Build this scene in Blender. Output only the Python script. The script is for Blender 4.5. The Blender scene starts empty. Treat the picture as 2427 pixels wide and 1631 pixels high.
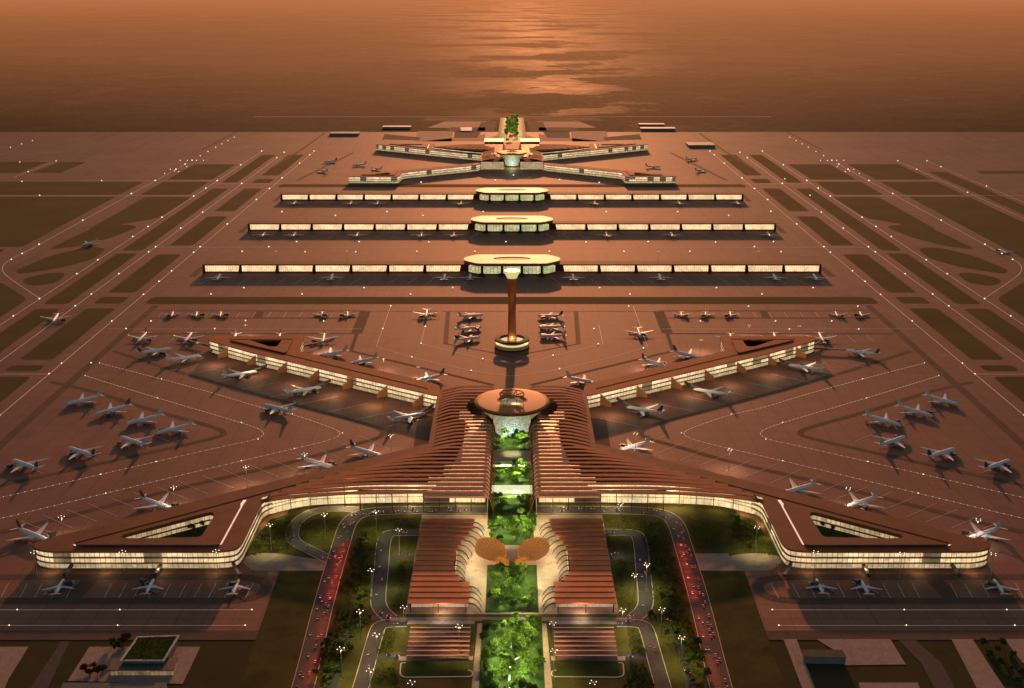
import bpy, math, random
from mathutils import Vector, geometry
random.seed(7)
SC = bpy.context.scene
COL = SC.collection
PI = math.pi
rad = math.radians

# ------------------------------------------------------------------ camera
H = 650.0
FPX, CX, CY, YH = 2700.0, 1213.5, 815.5, -35.0
PITCH = math.atan((CY - YH) / FPX)
cam_d = bpy.data.cameras.new('camera')
cam = bpy.data.objects.new('camera', cam_d)
COL.objects.link(cam)
cam_d.sensor_width = 36.0
cam_d.lens = 36.0 * FPX / 2427.0
cam_d.clip_start = 5.0
cam_d.clip_end = 200000.0
cam.location = (0, 0, H)
cam.rotation_euler = (PI / 2 - PITCH, 0, 0)
SC.camera = cam
SP, CP = math.sin(PITCH), math.cos(PITCH)


def G(px, py, z=0.0):
    """Survey: the world point at height z that stands at photo pixel px, py."""
    u = (px - CX) / FPX
    v = (py - CY) / FPX
    t = (H - z) / (SP + v * CP)
    return Vector((t * u, t * (CP - v * SP), z))


def P(pts, z=0.0):
    return [G(a, b, z).to_2d() for a, b in pts]


def mir(pts):
    return [Vector((-p[0], p[1])) for p in pts][::-1]


def side(pts, s):
    return [Vector((p[0], p[1])) for p in pts] if s < 0 else mir(pts)


SIDE = {-1: 'left', 1: 'right'}

# ------------------------------------------------------------------ materials
MATS = {}


class NT:
    def __init__(self, name):
        self.m = bpy.data.materials.new(name)
        self.m.use_nodes = True
        self.t = self.m.node_tree
        self.b = self.t.nodes['Principled BSDF']
        self.o = self.t.nodes['Material Output']

    def n(self, typ, **kw):
        x = self.t.nodes.new(typ)
        for k, v in kw.items():
            if k.startswith('i_'):
                x.inputs[int(k[2:])].default_value = v
            else:
                setattr(x, k, v)
        return x

    def l(self, a, b):
        self.t.links.new(a, b)

    def math(self, op, a, b=None, c=None):
        x = self.n('ShaderNodeMath', operation=op)
        for i, q in enumerate((a, b, c)):
            if q is None:
                continue
            if isinstance(q, (int, float)):
                x.inputs[i].default_value = q
            else:
                self.l(q, x.inputs[i])
        return x.outputs[0]

    def mix(self, f, a, b):
        x = self.n('ShaderNodeMix', data_type='RGBA')
        for s, q in ((0, f), (6, a), (7, b)):
            if isinstance(q, (int, float)):
                x.inputs[s].default_value = q
            elif isinstance(q, (tuple, list)):
                x.inputs[s].default_value = (*q[:3], 1)
            else:
                self.l(q, x.inputs[s])
        return x.outputs[2]

    def pos(self):
        return self.n('ShaderNodeNewGeometry').outputs['Position']

    def noise(self, scale, vec=None, detail=4.0, stretch=None, rough=0.55):
        if vec is None:
            vec = self.pos()
        if stretch:
            mp = self.n('ShaderNodeMapping')
            mp.inputs['Scale'].default_value = stretch
            self.l(vec, mp.inputs['Vector'])
            vec = mp.outputs[0]
        x = self.n('ShaderNodeTexNoise')
        x.inputs['Scale'].default_value = scale
        x.inputs['Detail'].default_value = detail
        x.inputs['Roughness'].default_value = rough
        self.l(vec, x.inputs['Vector'])
        return x.outputs['Fac']

    def ramp(self, f, lo, hi, a=0.0, b=1.0):
        x = self.n('ShaderNodeMapRange')
        x.inputs[1].default_value = lo
        x.inputs[2].default_value = hi
        x.inputs[3].default_value = a
        x.inputs[4].default_value = b
        x.clamp = True
        self.l(f, x.inputs[0])
        return x.outputs[0]


def scl(c, k):
    return tuple(min(1.0, x * k) for x in c)


def mat(name, col, rough=0.7, metal=0.0, var=0.25, scale=0.08, stretch=None, em=None, ems=0.0, spec=0.5, sample=True, fine=0.0, fscale=0.6):
    if name in MATS:
        return MATS[name]
    k = NT(name)
    b = k.b
    b.inputs['Roughness'].default_value = rough
    b.inputs['Metallic'].default_value = metal
    b.inputs['Specular IOR Level'].default_value = spec
    if var > 0:
        f = k.noise(scale, stretch=stretch)
        f = k.ramp(f, 0.3, 0.7)
        c = k.mix(f, scl(col, 1 - var), scl(col, 1 + var))
        if fine > 0:
            g = k.ramp(k.noise(fscale, detail=3), 0.35, 0.65)
            c = k.mix(k.math('MULTIPLY', g, fine), c, scl(col, 0.35))
        k.l(c, b.inputs['Base Color'])
    else:
        b.inputs['Base Color'].default_value = (*col, 1)
    if em:
        b.inputs['Emission Color'].default_value = (*em, 1)
        b.inputs['Emission Strength'].default_value = ems
    if not sample:
        k.m.cycles.emission_sampling = 'NONE'
    MATS[name] = k.m
    return k.m


def facade(name, warm, strength, pitch=6.0, dark=0.25, cool=None, mull=0.12, hband=None, blind=0.0, base=(0.25, 0.2, 0.14)):
    """Lit glazing: panels of varying brightness with mullions, on uv in metres."""
    k = NT(name)
    uv = k.n('ShaderNodeUVMap').outputs[0]
    sp = k.n('ShaderNodeSeparateXYZ')
    k.l(uv, sp.inputs[0])
    u, v = sp.outputs[0], sp.outputs[1]
    up = k.math('DIVIDE', u, pitch)
    cell = k.math('FLOOR', up)
    fr = k.math('FRACT', up)
    vcell = k.math('FLOOR', k.math('DIVIDE', v, 3.6))
    comb = k.n('ShaderNodeCombineXYZ')
    k.l(cell, comb.inputs[0])
    k.l(vcell, comb.inputs[1])
    wn = k.n('ShaderNodeTexWhiteNoise', noise_dimensions='2D')
    k.l(comb.outputs[0], wn.inputs['Vector'])
    br = k.ramp(wn.outputs['Value'], 0, 1, 1 - dark, 1.0)
    big = k.ramp(k.noise(0.035, vec=uv, detail=3), 0.35, 0.65, 0.7, 1.1)
    br = k.math('MULTIPLY', br, big)
    if blind > 0:  # blocks of glazing with the blinds down
        c2 = k.n('ShaderNodeCombineXYZ')
        k.l(k.math('FLOOR', k.math('DIVIDE', u, 21.0)), c2.inputs[0])
        w2 = k.n('ShaderNodeTexWhiteNoise', noise_dimensions='2D')
        k.l(c2.outputs[0], w2.inputs['Vector'])
        isd = k.math('LESS_THAN', w2.outputs['Value'], blind)
        br = k.math('MULTIPLY', br, k.math('SUBTRACT', 1.0, k.math('MULTIPLY', isd, 0.85)))
    ml = k.math('LESS_THAN', fr, mull)
    br = k.math('MULTIPLY', br, k.math('SUBTRACT', 1.0, k.math('MULTIPLY', ml, 0.75)))
    fine = k.ramp(k.noise(0.5, vec=uv, detail=2, stretch=(1.0, 0.25, 1)), 0.3, 0.7, 0.65, 1.15)
    br = k.math('MULTIPLY', br, fine)
    if hband:
        hv = k.math('FRACT', k.math('DIVIDE', v, hband))
        hm = k.math('LESS_THAN', hv, 0.18)
        br = k.math('MULTIPLY', br, k.math('SUBTRACT', 1.0, k.math('MULTIPLY', hm, 0.7)))
    col = warm
    if cool:
        cf = k.ramp(k.noise(0.03, vec=uv, detail=2), 0.4, 0.62)
        col = k.mix(cf, warm, cool)
        k.l(col, k.b.inputs['Emission Color'])
    else:
        k.b.inputs['Emission Color'].default_value = (*warm, 1)
    k.l(k.math('MULTIPLY', br, strength), k.b.inputs['Emission Strength'])
    k.b.inputs['Base Color'].default_value = (*base, 1)
    k.b.inputs['Roughness'].default_value = 0.35
    MATS[name] = k.m
    return k.m


WARM = (1.0, 0.67, 0.33)
M_glass = facade('lit_glass', (1.0, 0.70, 0.38), 1.2, dark=0.35, blind=0.14)
M_glass_dim = facade('dim_glass', (1.0, 0.70, 0.36), 0.72, dark=0.45)
M_glass_tier = facade('tier_glass', (1.0, 0.74, 0.44), 1.5, dark=0.45, blind=0.22)
M_glass_con = facade('concourse_glass', (1.0, 0.68, 0.36), 1.5, pitch=5.0, dark=0.22, mull=0.1)
M_glass_oval = facade('pavilion_glass', (1.0, 0.80, 0.40), 0.85, pitch=9.0, dark=0.4, cool=(0.78, 0.92, 0.42))
M_slot = mat('skylight_strip', (0.6, 0.5, 0.45), 0.4, em=(1.0, 0.62, 0.45), ems=0.75, var=0)
M_lamp = mat('lamp_glow', (0.8, 0.8, 0.8), 0.4, em=(1.0, 0.86, 0.62), ems=3.0, var=0, sample=False)
M_lampw = mat('light_glow', (0.8, 0.8, 0.8), 0.4, em=(1.0, 0.82, 0.62), ems=1.6, var=0, sample=False)
M_head = mat('headlamp_glow', (0.8, 0.8, 0.8), 0.4, em=(1.0, 0.92, 0.8), ems=1.8, var=0, sample=False)
M_tail = mat('tail_lamp_glow', (0.5, 0.02, 0.02), 0.4, em=(1.0, 0.06, 0.03), ems=2.5, var=0, sample=False)

M_copper = mat('copper_roof', (0.225, 0.08, 0.04), 0.75, 0.0, var=0.16, scale=0.04, spec=0.15)
M_copper_r = mat('copper_roof_sheen', (0.40, 0.115, 0.038), 0.75, 0.0, var=0.14, scale=0.04, spec=0.12)  # same copper as the front roofs, brightened to paint in the sun sheen
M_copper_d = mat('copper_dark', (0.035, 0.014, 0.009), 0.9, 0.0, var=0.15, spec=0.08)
M_slat = mat('louver_red', (0.40, 0.118, 0.05), 0.78, 0.0, var=0.2, scale=0.06, spec=0.25)
M_hall = mat('hall_red', (0.60, 0.17, 0.065), 0.78, 0.0, var=0.15, scale=0.06, spec=0.25)
M_perg = mat('pergola_red', (0.26, 0.08, 0.045), 0.8, 0.0, var=0.15, spec=0.2)
M_gold = mat('disc_gold', (0.52, 0.155, 0.045), 0.6, 0.0, var=0.08, scale=0.05, spec=0.2)
M_fin = mat('copper_fin', (0.42, 0.18, 0.08), 0.55, 0.2, var=0.1)
M_brown = mat('bronze_frame', (0.07, 0.035, 0.022), 0.75, 0.0, var=0.1, spec=0.2)
M_slab = mat('slab_edge', (0.11, 0.075, 0.06), 0.7, var=0.1)
M_plinth = mat('plinth_stone', (0.16, 0.11, 0.085), 0.8, var=0.2)
M_cream = mat('cream_roof', (0.8, 0.72, 0.55), 0.58, 0.15, var=0.05, scale=0.02)
M_redw = mat('red_fascia', (0.36, 0.12, 0.08), 0.6, var=0.15)
M_white = mat('aircraft_white', (0.84, 0.82, 0.83), 0.4, var=0.04, scale=0.3)
def fin_mat():
    k = NT('tail_livery_shade')
    rn = k.n('ShaderNodeObjectInfo').outputs['Random']
    c = k.mix(k.math('GREATER_THAN', rn, 0.74), (0.6, 0.58, 0.58), (0.05, 0.07, 0.16))  # random fin colours for variety, dark ones painted for backlit shade
    c = k.mix(k.math('GREATER_THAN', rn, 0.84), c, (0.22, 0.05, 0.04))
    c = k.mix(k.math('GREATER_THAN', rn, 0.93), c, (0.12, 0.11, 0.11))
    k.l(c, k.b.inputs['Base Color'])
    k.b.inputs['Roughness'].default_value = 0.4
    return k.m


M_fin2 = fin_mat()
M_wing = mat('wing_grey', (0.68, 0.66, 0.68), 0.45, var=0.05, scale=0.3)
M_engine = mat('engine_grey', (0.30, 0.29, 0.30), 0.35, 0.3, var=0.05)
M_black = mat('black_glass', (0.02, 0.02, 0.025), 0.15, var=0)
M_pole = mat('galvanised_pole', (0.35, 0.33, 0.31), 0.5, 0.4, var=0.05)
M_dark = mat('dark_paint', (0.05, 0.05, 0.055), 0.5, var=0.2, scale=1.0)
M_truck = mat('truck_paint', (0.4, 0.36, 0.33), 0.45, var=0.1, scale=1.0)
M_grey = mat('grey_wall', (0.22, 0.22, 0.23), 0.7, var=0.15, scale=0.2)
M_asph = mat('asphalt', (0.036, 0.034, 0.037), 0.85, var=0.25, scale=0.12, fine=0.3)
M_serv = mat('service_asphalt', (0.10, 0.058, 0.042), 0.9, var=0.2, scale=0.03, spec=0.3)
M_pave = mat('paving', (0.36, 0.26, 0.20), 0.85, var=0.15, scale=0.12, fine=0.25, fscale=0.3)
M_kerb = mat('kerb_stone', (0.5, 0.46, 0.4), 0.75, var=0.1)
M_line = mat('marking_paint_glow', (0.7, 0.56, 0.46), 0.7, var=0.2, scale=0.1, em=(1.0, 0.6, 0.42), ems=0.12)  # paint with a faint glow of its own added
M_line2 = mat('stand_paint', (0.62, 0.55, 0.5), 0.7, var=0.3, scale=0.15)
M_bark = mat('bark', (0.14, 0.10, 0.07), 0.9, var=0.3, scale=1.0)
M_trav = mat('terrace_stone', (0.42, 0.36, 0.24), 0.8, var=0.12)


def leaf(name, col, trans):
    k = NT(name)
    f = k.ramp(k.noise(0.25, detail=3), 0.3, 0.7)
    info = k.n('ShaderNodeObjectInfo')
    f2 = k.math('ADD', k.math('MULTIPLY', f, 0.6), k.math('MULTIPLY', info.outputs['Random'], 0.4))
    c = k.mix(f2, scl(col, 0.55), scl(col, 1.5))
    d = k.n('ShaderNodeBsdfDiffuse')
    tr = k.n('ShaderNodeBsdfTranslucent')
    k.l(c, d.inputs[0])
    k.l(c, tr.inputs[0])
    mx = k.n('ShaderNodeMixShader')
    mx.inputs[0].default_value = trans
    k.l(d.outputs[0], mx.inputs[1])
    k.l(tr.outputs[0], mx.inputs[2])
    k.l(mx.outputs[0], k.o.inputs[0])
    k.t.nodes.remove(k.b)
    MATS[name] = k.m
    return k.m


M_leaf = leaf('leaves_green', (0.15, 0.24, 0.04), 0.35)
M_leafd = leaf('leaves_dark', (0.08, 0.13, 0.025), 0.3)
M_leafr = leaf('leaves_russet', (0.10, 0.05, 0.02), 0.3)


def ground_mat(name, col, rough, var, scale, col2=None, spec=0.5, streak=False):
    k = NT(name)
    ps = k.pos()
    a = k.ramp(k.noise(scale, ps, 5), 0.3, 0.7)
    c = k.mix(a, scl(col, 1 - var), scl(col, 1 + var))
    b = k.ramp(k.noise(scale * 9, ps, 5), 0.35, 0.7)
    c = k.mix(k.math('MULTIPLY', b, 0.3), c, col2 or scl(col, 0.6))
    if streak:
        s = k.ramp(k.noise(0.02, ps, 4, stretch=(1.0, 0.06, 1)), 0.5, 0.75)
        c = k.mix(k.math('MULTIPLY', s, 0.38), c, scl(col, 0.5))
        # slab joints
        bt = k.n('ShaderNodeTexBrick')
        bt.offset = 0.0
        bt.inputs['Scale'].default_value = 1 / 60.0
        bt.inputs['Mortar Size'].default_value = 0.012
        bt.inputs['Mortar Smooth'].default_value = 0.3
        bt.inputs['Brick Width'].default_value = 0.5
        bt.inputs['Row Height'].default_value = 0.5
        bt.inputs['Color1'].default_value = (1, 1, 1, 1)
        bt.inputs['Color2'].default_value = (0.88, 0.87, 0.86, 1)
        bt.inputs['Mortar'].default_value = (0.6, 0.6, 0.6, 1)
        k.l(ps, bt.inputs['Vector'])
        mm = k.n('ShaderNodeMix', data_type='RGBA', blend_type='MULTIPLY')
        mm.inputs[0].default_value = 0.75
        k.l(c, mm.inputs[6])
        k.l(bt.outputs[0], mm.inputs[7])
        c = mm.outputs[2]
    k.l(c, k.b.inputs['Base Color'])
    k.b.inputs['Roughness'].default_value = rough
    k.b.inputs['Specular IOR Level'].default_value = spec
    MATS[name] = k.m
    return k.m


M_apron = ground_mat('apron_concrete', (0.275, 0.120, 0.082), 0.70, 0.15, 0.004, spec=0.14, streak=True)
M_grass = ground_mat('airfield_grass', (0.086, 0.068, 0.018), 0.95, 0.2, 0.006, col2=(0.075, 0.06, 0.014), spec=0.1)
M_lawn = ground_mat('landscape_lawn', (0.075, 0.068, 0.013), 0.95, 0.45, 0.03, col2=(0.03, 0.035, 0.01), spec=0.1)
M_garden = ground_mat('garden_green', (0.035, 0.06, 0.014), 0.95, 0.4, 0.08, col2=(0.015, 0.03, 0.006), spec=0.1)


def terrain_mat():
    k = NT('plain')
    ps = k.pos()
    sp = k.n('ShaderNodeSeparateXYZ')
    k.l(ps, sp.inputs[0])
    a = k.ramp(k.noise(0.0009, ps, 6, stretch=(0.4, 1.0, 1)), 0.35, 0.65)
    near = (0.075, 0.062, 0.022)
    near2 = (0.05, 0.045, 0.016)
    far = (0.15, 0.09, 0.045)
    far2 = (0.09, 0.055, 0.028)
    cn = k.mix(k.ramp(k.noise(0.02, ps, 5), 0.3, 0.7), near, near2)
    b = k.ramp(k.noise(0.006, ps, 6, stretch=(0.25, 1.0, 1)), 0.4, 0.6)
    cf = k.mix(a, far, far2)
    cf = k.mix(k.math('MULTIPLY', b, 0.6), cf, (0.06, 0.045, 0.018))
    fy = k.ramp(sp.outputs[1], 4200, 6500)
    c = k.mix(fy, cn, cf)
    # flooded flats with darker tongues of land, sun glint painted paler in the middle
    pn = k.noise(0.0007, ps, 11, stretch=(0.9, 1.0, 1), rough=0.66)
    ax = k.math('ABSOLUTE', k.math('SUBTRACT', sp.outputs[0], 350.0))
    lim = k.math('DIVIDE', ax, k.math('MULTIPLY', sp.outputs[1], 0.17))
    bias = k.ramp(lim, 0.0, 1.4, -0.03, 0.03)
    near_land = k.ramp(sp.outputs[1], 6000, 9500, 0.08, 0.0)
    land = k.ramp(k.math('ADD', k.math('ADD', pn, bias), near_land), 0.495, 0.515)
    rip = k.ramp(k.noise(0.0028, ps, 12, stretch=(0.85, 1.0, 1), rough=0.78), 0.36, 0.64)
    glint_col = k.mix(rip, (0.08, 0.048, 0.018), (0.24, 0.135, 0.052))
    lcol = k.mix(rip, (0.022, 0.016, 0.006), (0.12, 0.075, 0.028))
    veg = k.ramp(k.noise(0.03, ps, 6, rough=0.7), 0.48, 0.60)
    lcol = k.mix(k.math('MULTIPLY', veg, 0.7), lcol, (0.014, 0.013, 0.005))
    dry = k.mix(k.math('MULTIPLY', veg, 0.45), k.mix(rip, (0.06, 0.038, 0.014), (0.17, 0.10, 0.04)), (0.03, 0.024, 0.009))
    glint_mask = k.ramp(lim, 0.15, 0.8, 1.0, 0.0)  # middle column of paler colour standing for the sun's glint
    cf = k.mix(land, k.mix(glint_mask, dry, glint_col), lcol)
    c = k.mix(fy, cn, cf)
    wet = k.math('MULTIPLY', k.math('SUBTRACT', 1.0, land), fy)
    cenm = k.ramp(lim, 0.08, 0.75, 1.0, 0.0)
    wet = k.math('MULTIPLY', k.math('MULTIPLY', wet, cenm), k.ramp(rip, 0, 1, 0.3, 1.0))
    k.l(c, k.b.inputs['Base Color'])
    k.l(k.ramp(wet, 0, 1, 0.95, 0.62), k.b.inputs['Roughness'])
    k.l(k.ramp(wet, 0, 1, 0.06, 0.02), k.b.inputs['Specular IOR Level'])
    return k.m


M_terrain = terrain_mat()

# ------------------------------------------------------------------ mesh helpers


class MB:
    def __init__(self):
        self.v, self.f, self.uv = [], [], []

    def face(self, pts, uvs=None):
        i = len(self.v)
        self.v.extend([tuple(p) for p in pts])
        self.f.append(tuple(range(i, i + len(pts))))
        self.uv.append(uvs or [(p[0], p[1]) for p in pts])

    def box(self, x0, x1, y0, y1, z0, z1):
        c = [(x0, y0, z0), (x1, y0, z0), (x1, y1, z0), (x0, y1, z0), (x0, y0, z1), (x1, y0, z1), (x1, y1, z1), (x0, y1, z1)]
        self.hexa(c)

    def hexa(self, c):
        i = len(self.v)
        self.v.extend([tuple(p) for p in c])
        for q in ((3, 2, 1, 0), (4, 5, 6, 7), (0, 1, 5, 4), (1, 2, 6, 5), (2, 3, 7, 6), (3, 0, 4, 7)):
            self.f.append(tuple(i + k for k in q))
            a, b = Vector(c[q[0]]), Vector(c[q[1]])
            self.uv.append([(Vector(c[k]).dot((b - a).normalized()) if (b - a).length > 0 else 0, c[k][2]) for k in q])

    def obox(self, p, q, w, z0, z1, z2=None, z3=None):
        """a bar from p to q (2d), width w, from z0..z1 at p and z2..z3 at q"""
        z2 = z0 if z2 is None else z2
        z3 = z1 if z3 is None else z3
        p, q = Vector(p[:2]), Vector(q[:2])
        d = (q - p).normalized()
        n = Vector((-d.y, d.x)) * (w / 2)
        c = [p - n, q - n, q + n, p + n]
        self.hexa([(c[0].x, c[0].y, z0), (c[1].x, c[1].y, z2), (c[2].x, c[2].y, z2), (c[3].x, c[3].y, z0),
                   (c[0].x, c[0].y, z1), (c[1].x, c[1].y, z3), (c[2].x, c[2].y, z3), (c[3].x, c[3].y, z1)])

    def flat(self, loops, z, flip=False):
        polys = [[Vector((p[0], p[1], 0)) for p in lp] for lp in loops]
        flatv = [p for lp in polys for p in lp]
        i = len(self.v)
        self.v.extend([(p.x, p.y, z) for p in flatv])
        for t in geometry.tessellate_polygon(polys):
            a, b, c = (flatv[j] for j in t)
            up = (b - a).cross(c - a).z > 0
            t = tuple(t) if up != flip else tuple(t)[::-1]
            self.f.append(tuple(i + j for j in t))
            self.uv.append([(flatv[j].x, flatv[j].y) for j in t])

    def wall(self, pts, z0, z1, closed=True, inward=False, slope=0.0):
        n = len(pts)
        d = 0.0
        for i in range(n if closed else n - 1):
            a, b = Vector(pts[i][:2]), Vector(pts[(i + 1) % n][:2])
            L = (b - a).length
            q = [(a.x, a.y, z0), (b.x, b.y, z0), (b.x, b.y, z1), (a.x, a.y, z1)]
            u = [(d, z0), (d + L, z0), (d + L, z1), (d, z1)]
            if inward:
                q, u = q[::-1], u[::-1]
            self.face(q, u)
            d += L

    def prism(self, outline, z0, z1, holes=()):
        o = ccw(outline)
        hs = [ccw(h) for h in holes]
        self.flat([o] + hs, z1)
        self.flat([o] + hs, z0, True)
        self.wall(o, z0, z1)
        for h in hs:
            self.wall(h, z0, z1, inward=True)

    def ribbon(self, pts, w, z, closed=False):
        self.k = getattr(self, 'k', 0) + 1
        z += 0.004 * (self.k % 11)
        pts = [Vector(p[:2]) for p in pts]
        n = len(pts)
        L, R = [], []
        for i in range(n):
            a = pts[i - 1] if (i > 0 or closed) else pts[i]
            b = pts[(i + 1) % n] if (i < n - 1 or closed) else pts[i]
            d = (b - a).normalized()
            nn = Vector((-d.y, d.x)) * (w / 2)
            L.append(pts[i] + nn)
            R.append(pts[i] - nn)
        for i in range(n if closed else n - 1):
            j = (i + 1) % n
            self.face([(R[i].x, R[i].y, z), (R[j].x, R[j].y, z), (L[j].x, L[j].y, z), (L[i].x, L[i].y, z)])

    def ring_loft(self, rings, cap=True, uvw=None):
        n = len(rings[0])
        i0 = len(self.v)
        for r in rings:
            self.v.extend([tuple(p) for p in r])
        for k in range(len(rings) - 1):
            for j in range(n):
                a, b = i0 + k * n + j, i0 + k * n + (j + 1) % n
                self.f.append((a, b, b + n, a + n))
                if uvw:
                    self.uv.append([(j * uvw / n, rings[k][0][2]), ((j + 1) * uvw / n, rings[k][0][2]), ((j + 1) * uvw / n, rings[k + 1][0][2]), (j * uvw / n, rings[k + 1][0][2])])
                else:
                    self.uv.append([(0, 0), (1, 0), (1, 1), (0, 1)])
        if cap:
            self.f.append(tuple(i0 + j for j in range(n))[::-1])
            self.uv.append([(0, 0)] * n)
            e = i0 + (len(rings) - 1) * n
            self.f.append(tuple(e + j for j in range(n)))
            self.uv.append([(0, 0)] * n)

    def lathe(self, prof, c=(0, 0, 0), n=32, cap=True, sx=1.0, sy=1.0):
        self.ring_loft([[(c[0] + r * sx * math.cos(2 * PI * j / n), c[1] + r * sy * math.sin(2 * PI * j / n), c[2] + z) for j in range(n)] for r, z in prof], cap, uvw=2 * PI * max(r for r, z in prof))

    def tube(self, a, b, r0, r1=None, n=6):
        r1 = r0 if r1 is None else r1
        a, b = Vector(a), Vector(b)
        d = (b - a).normalized()
        u = d.orthogonal().normalized()
        w = d.cross(u)
        self.ring_loft([[p + (u * math.cos(2 * PI * j / n) + w * math.sin(2 * PI * j / n)) * r for j in range(n)] for p, r in ((a, r0), (b, r1))])

    def build(self, name, m, parent=None, smooth=False, kind=None, label=None):
        off = Vector(parent['_loc']) if parent is not None and '_loc' in parent else Vector((0, 0, 0))
        if parent is not None and '_loc' not in parent:
            off = world_off(parent)
        me = bpy.data.meshes.new(name)
        me.from_pydata([(x - off.x, y - off.y, z - off.z) for x, y, z in self.v], [], self.f)
        uvl = me.uv_layers.new(name='UVMap')
        flatuv = [c for f in self.uv for p in f for c in p]
        uvl.data.foreach_set('uv', flatuv)
        if smooth:
            me.polygons.foreach_set('use_smooth', [True] * len(me.polygons))
        me.materials.append(m)
        me.update()
        o = bpy.data.objects.new(name, me)
        COL.objects.link(o)
        if parent is not None:
            o.parent = parent
        if kind:
            o['kind'] = kind
        if label:
            o['label'] = label
        return o


def world_off(o):
    r = Vector((0, 0, 0))
    while o is not None:
        r += Vector(o.location)
        o = o.parent
    return r


def ccw(pts):
    a = sum(pts[i][0] * pts[(i + 1) % len(pts)][1] - pts[(i + 1) % len(pts)][0] * pts[i][1] for i in range(len(pts)))
    return list(pts) if a > 0 else list(pts)[::-1]


def inset(pts, d):
    pts = [Vector(p[:2]) for p in ccw(pts)]
    out, n = [], len(pts)
    for i in range(n):
        e1 = (pts[i] - pts[i - 1]).normalized()
        e2 = (pts[(i + 1) % n] - pts[i]).normalized()
        n1, n2 = Vector((-e1.y, e1.x)), Vector((-e2.y, e2.x))
        m = n1 + n2
        m = m / max(m.length_squared / 2, 0.5)
        out.append(pts[i] + m * d)
    return out


def rounded(pts, r, seg=6):
    pts = [Vector(p[:2]) for p in pts]
    out, n = [], len(pts)
    for i in range(n):
        a, b, c = pts[i - 1], pts[i], pts[(i + 1) % n]
        d1, d2 = min(r, (a - b).length * 0.45), min(r, (c - b).length * 0.45)
        p, q = b + (a - b).normalized() * d1, b + (c - b).normalized() * d2
        for k in range(seg + 1):
            t = k / seg
            out.append(p * (1 - t) ** 2 + b * 2 * t * (1 - t) + q * t ** 2)
    return out


def smooth_path(pts, it=3):
    pts = [Vector(p[:2]) for p in pts]
    for _ in range(it):
        q = [pts[0]]
        for a, b in zip(pts, pts[1:]):
            q += [a * 0.75 + b * 0.25, a * 0.25 + b * 0.75]
        q.append(pts[-1])
        pts = q
    return pts


def resample(pts, step):
    out = []
    acc = 0.0
    for a, b in zip(pts, pts[1:]):
        L = (b - a).length
        while acc <= L:
            out.append((a.lerp(b, acc / max(L, 1e-6)), (b - a).normalized()))
            acc += step
        acc -= L
    return out


def tag(o, label=None, cat=None, group=None, kind=None):
    if label:
        o['label'] = label
    if cat:
        o['category'] = cat
    if group:
        o['group'] = group
    if kind:
        o['kind'] = kind
    return o


def thing(name, label, cat, loc=(0, 0, 0), rz=0.0, group=None):
    o = bpy.data.objects.new(name, None)
    COL.objects.link(o)
    o.location = loc
    o.rotation_euler = (0, 0, rz)
    o.empty_display_size = 1.0
    return tag(o, label, cat, group)


def dup(root, loc, rz=None, label=None, group=None, scale=None):
    r = root.copy()
    COL.objects.link(r)
    r.location = loc
    if rz is not None:
        r.rotation_euler = (0, 0, rz)
    if label:
        r['label'] = label
    if group:
        r['group'] = group
    if scale is not None:
        r.scale = (scale,) * 3 if isinstance(scale, (int, float)) else scale
    for ch in list(root.children):
        c = ch.copy()
        COL.objects.link(c)
        c.parent = r
        for g in list(ch.children):
            d = g.copy()
            COL.objects.link(d)
            d.parent = c
    return r


_used = set()


class Proto:
    """The first placing moves the made thing itself, later ones copy it."""

    def __init__(self, root):
        self.root, self.fresh = root, True

    def place(self, loc, rz, label, group=None, scale=1.0):
        if self.fresh:
            self.fresh = False
            r = self.root
            r.location = loc
            r.rotation_euler = (0, 0, rz)
            r.scale = (scale,) * 3 if isinstance(scale, (int, float)) else scale
            r['label'] = label
            if group:
                r['group'] = group
            return r
        return dup(self.root, loc, rz, label, group, scale)


def ordn(n):
    w = ['', 'first', 'second', 'third', 'fourth', 'fifth', 'sixth', 'seventh', 'eighth', 'ninth', 'tenth', 'eleventh', 'twelfth',
         'thirteenth', 'fourteenth', 'fifteenth', 'sixteenth', 'seventeenth', 'eighteenth', 'nineteenth', 'twentieth']
    tens = ['', '', 'twenty', 'thirty', 'forty', 'fifty', 'sixty', 'seventy', 'eighty', 'ninety']
    if n <= 20:
        return w[n]
    if n < 100:
        return tens[n // 10][:-1] + 'ieth' if n % 10 == 0 else tens[n // 10] + '-' + w[n % 10]
    return 'one-hundred-and-' + ordn(n - 100)


def struct(name, mb, m):
    return mb.build(name, m, kind='structure')


def stuff(name, mb, m):
    return mb.build(name, m, kind='stuff')


# ------------------------------------------------------------------ light
ELEV = 10.5
AZ = -1.0
w = bpy.data.worlds.new('World')
SC.world = w
w.use_nodes = True
nt = w.node_tree
bg = nt.nodes['Background']
sky = nt.nodes.new('ShaderNodeTexSky')
sky.sky_type = 'NISHITA'
sky.sun_disc = False
sky.sun_elevation = rad(ELEV)
sky.sun_rotation = rad(-AZ)
sky.air_density = 1.2
sky.dust_density = 2.2
sky.ozone_density = 1.0
nt.links.new(sky.outputs[0], bg.inputs[0])
bg.inputs[1].default_value = 0.068
sun_d = bpy.data.lights.new('sun', 'SUN')
sun_d.energy = 3.1
sun_d.angle = rad(0.9)
sun_d.color = (1.0, 0.315, 0.115)
sun = bpy.data.objects.new('sun', sun_d)
COL.objects.link(sun)
sun.rotation_euler = (-(PI / 2 - rad(ELEV)), 0, rad(AZ))


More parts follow.
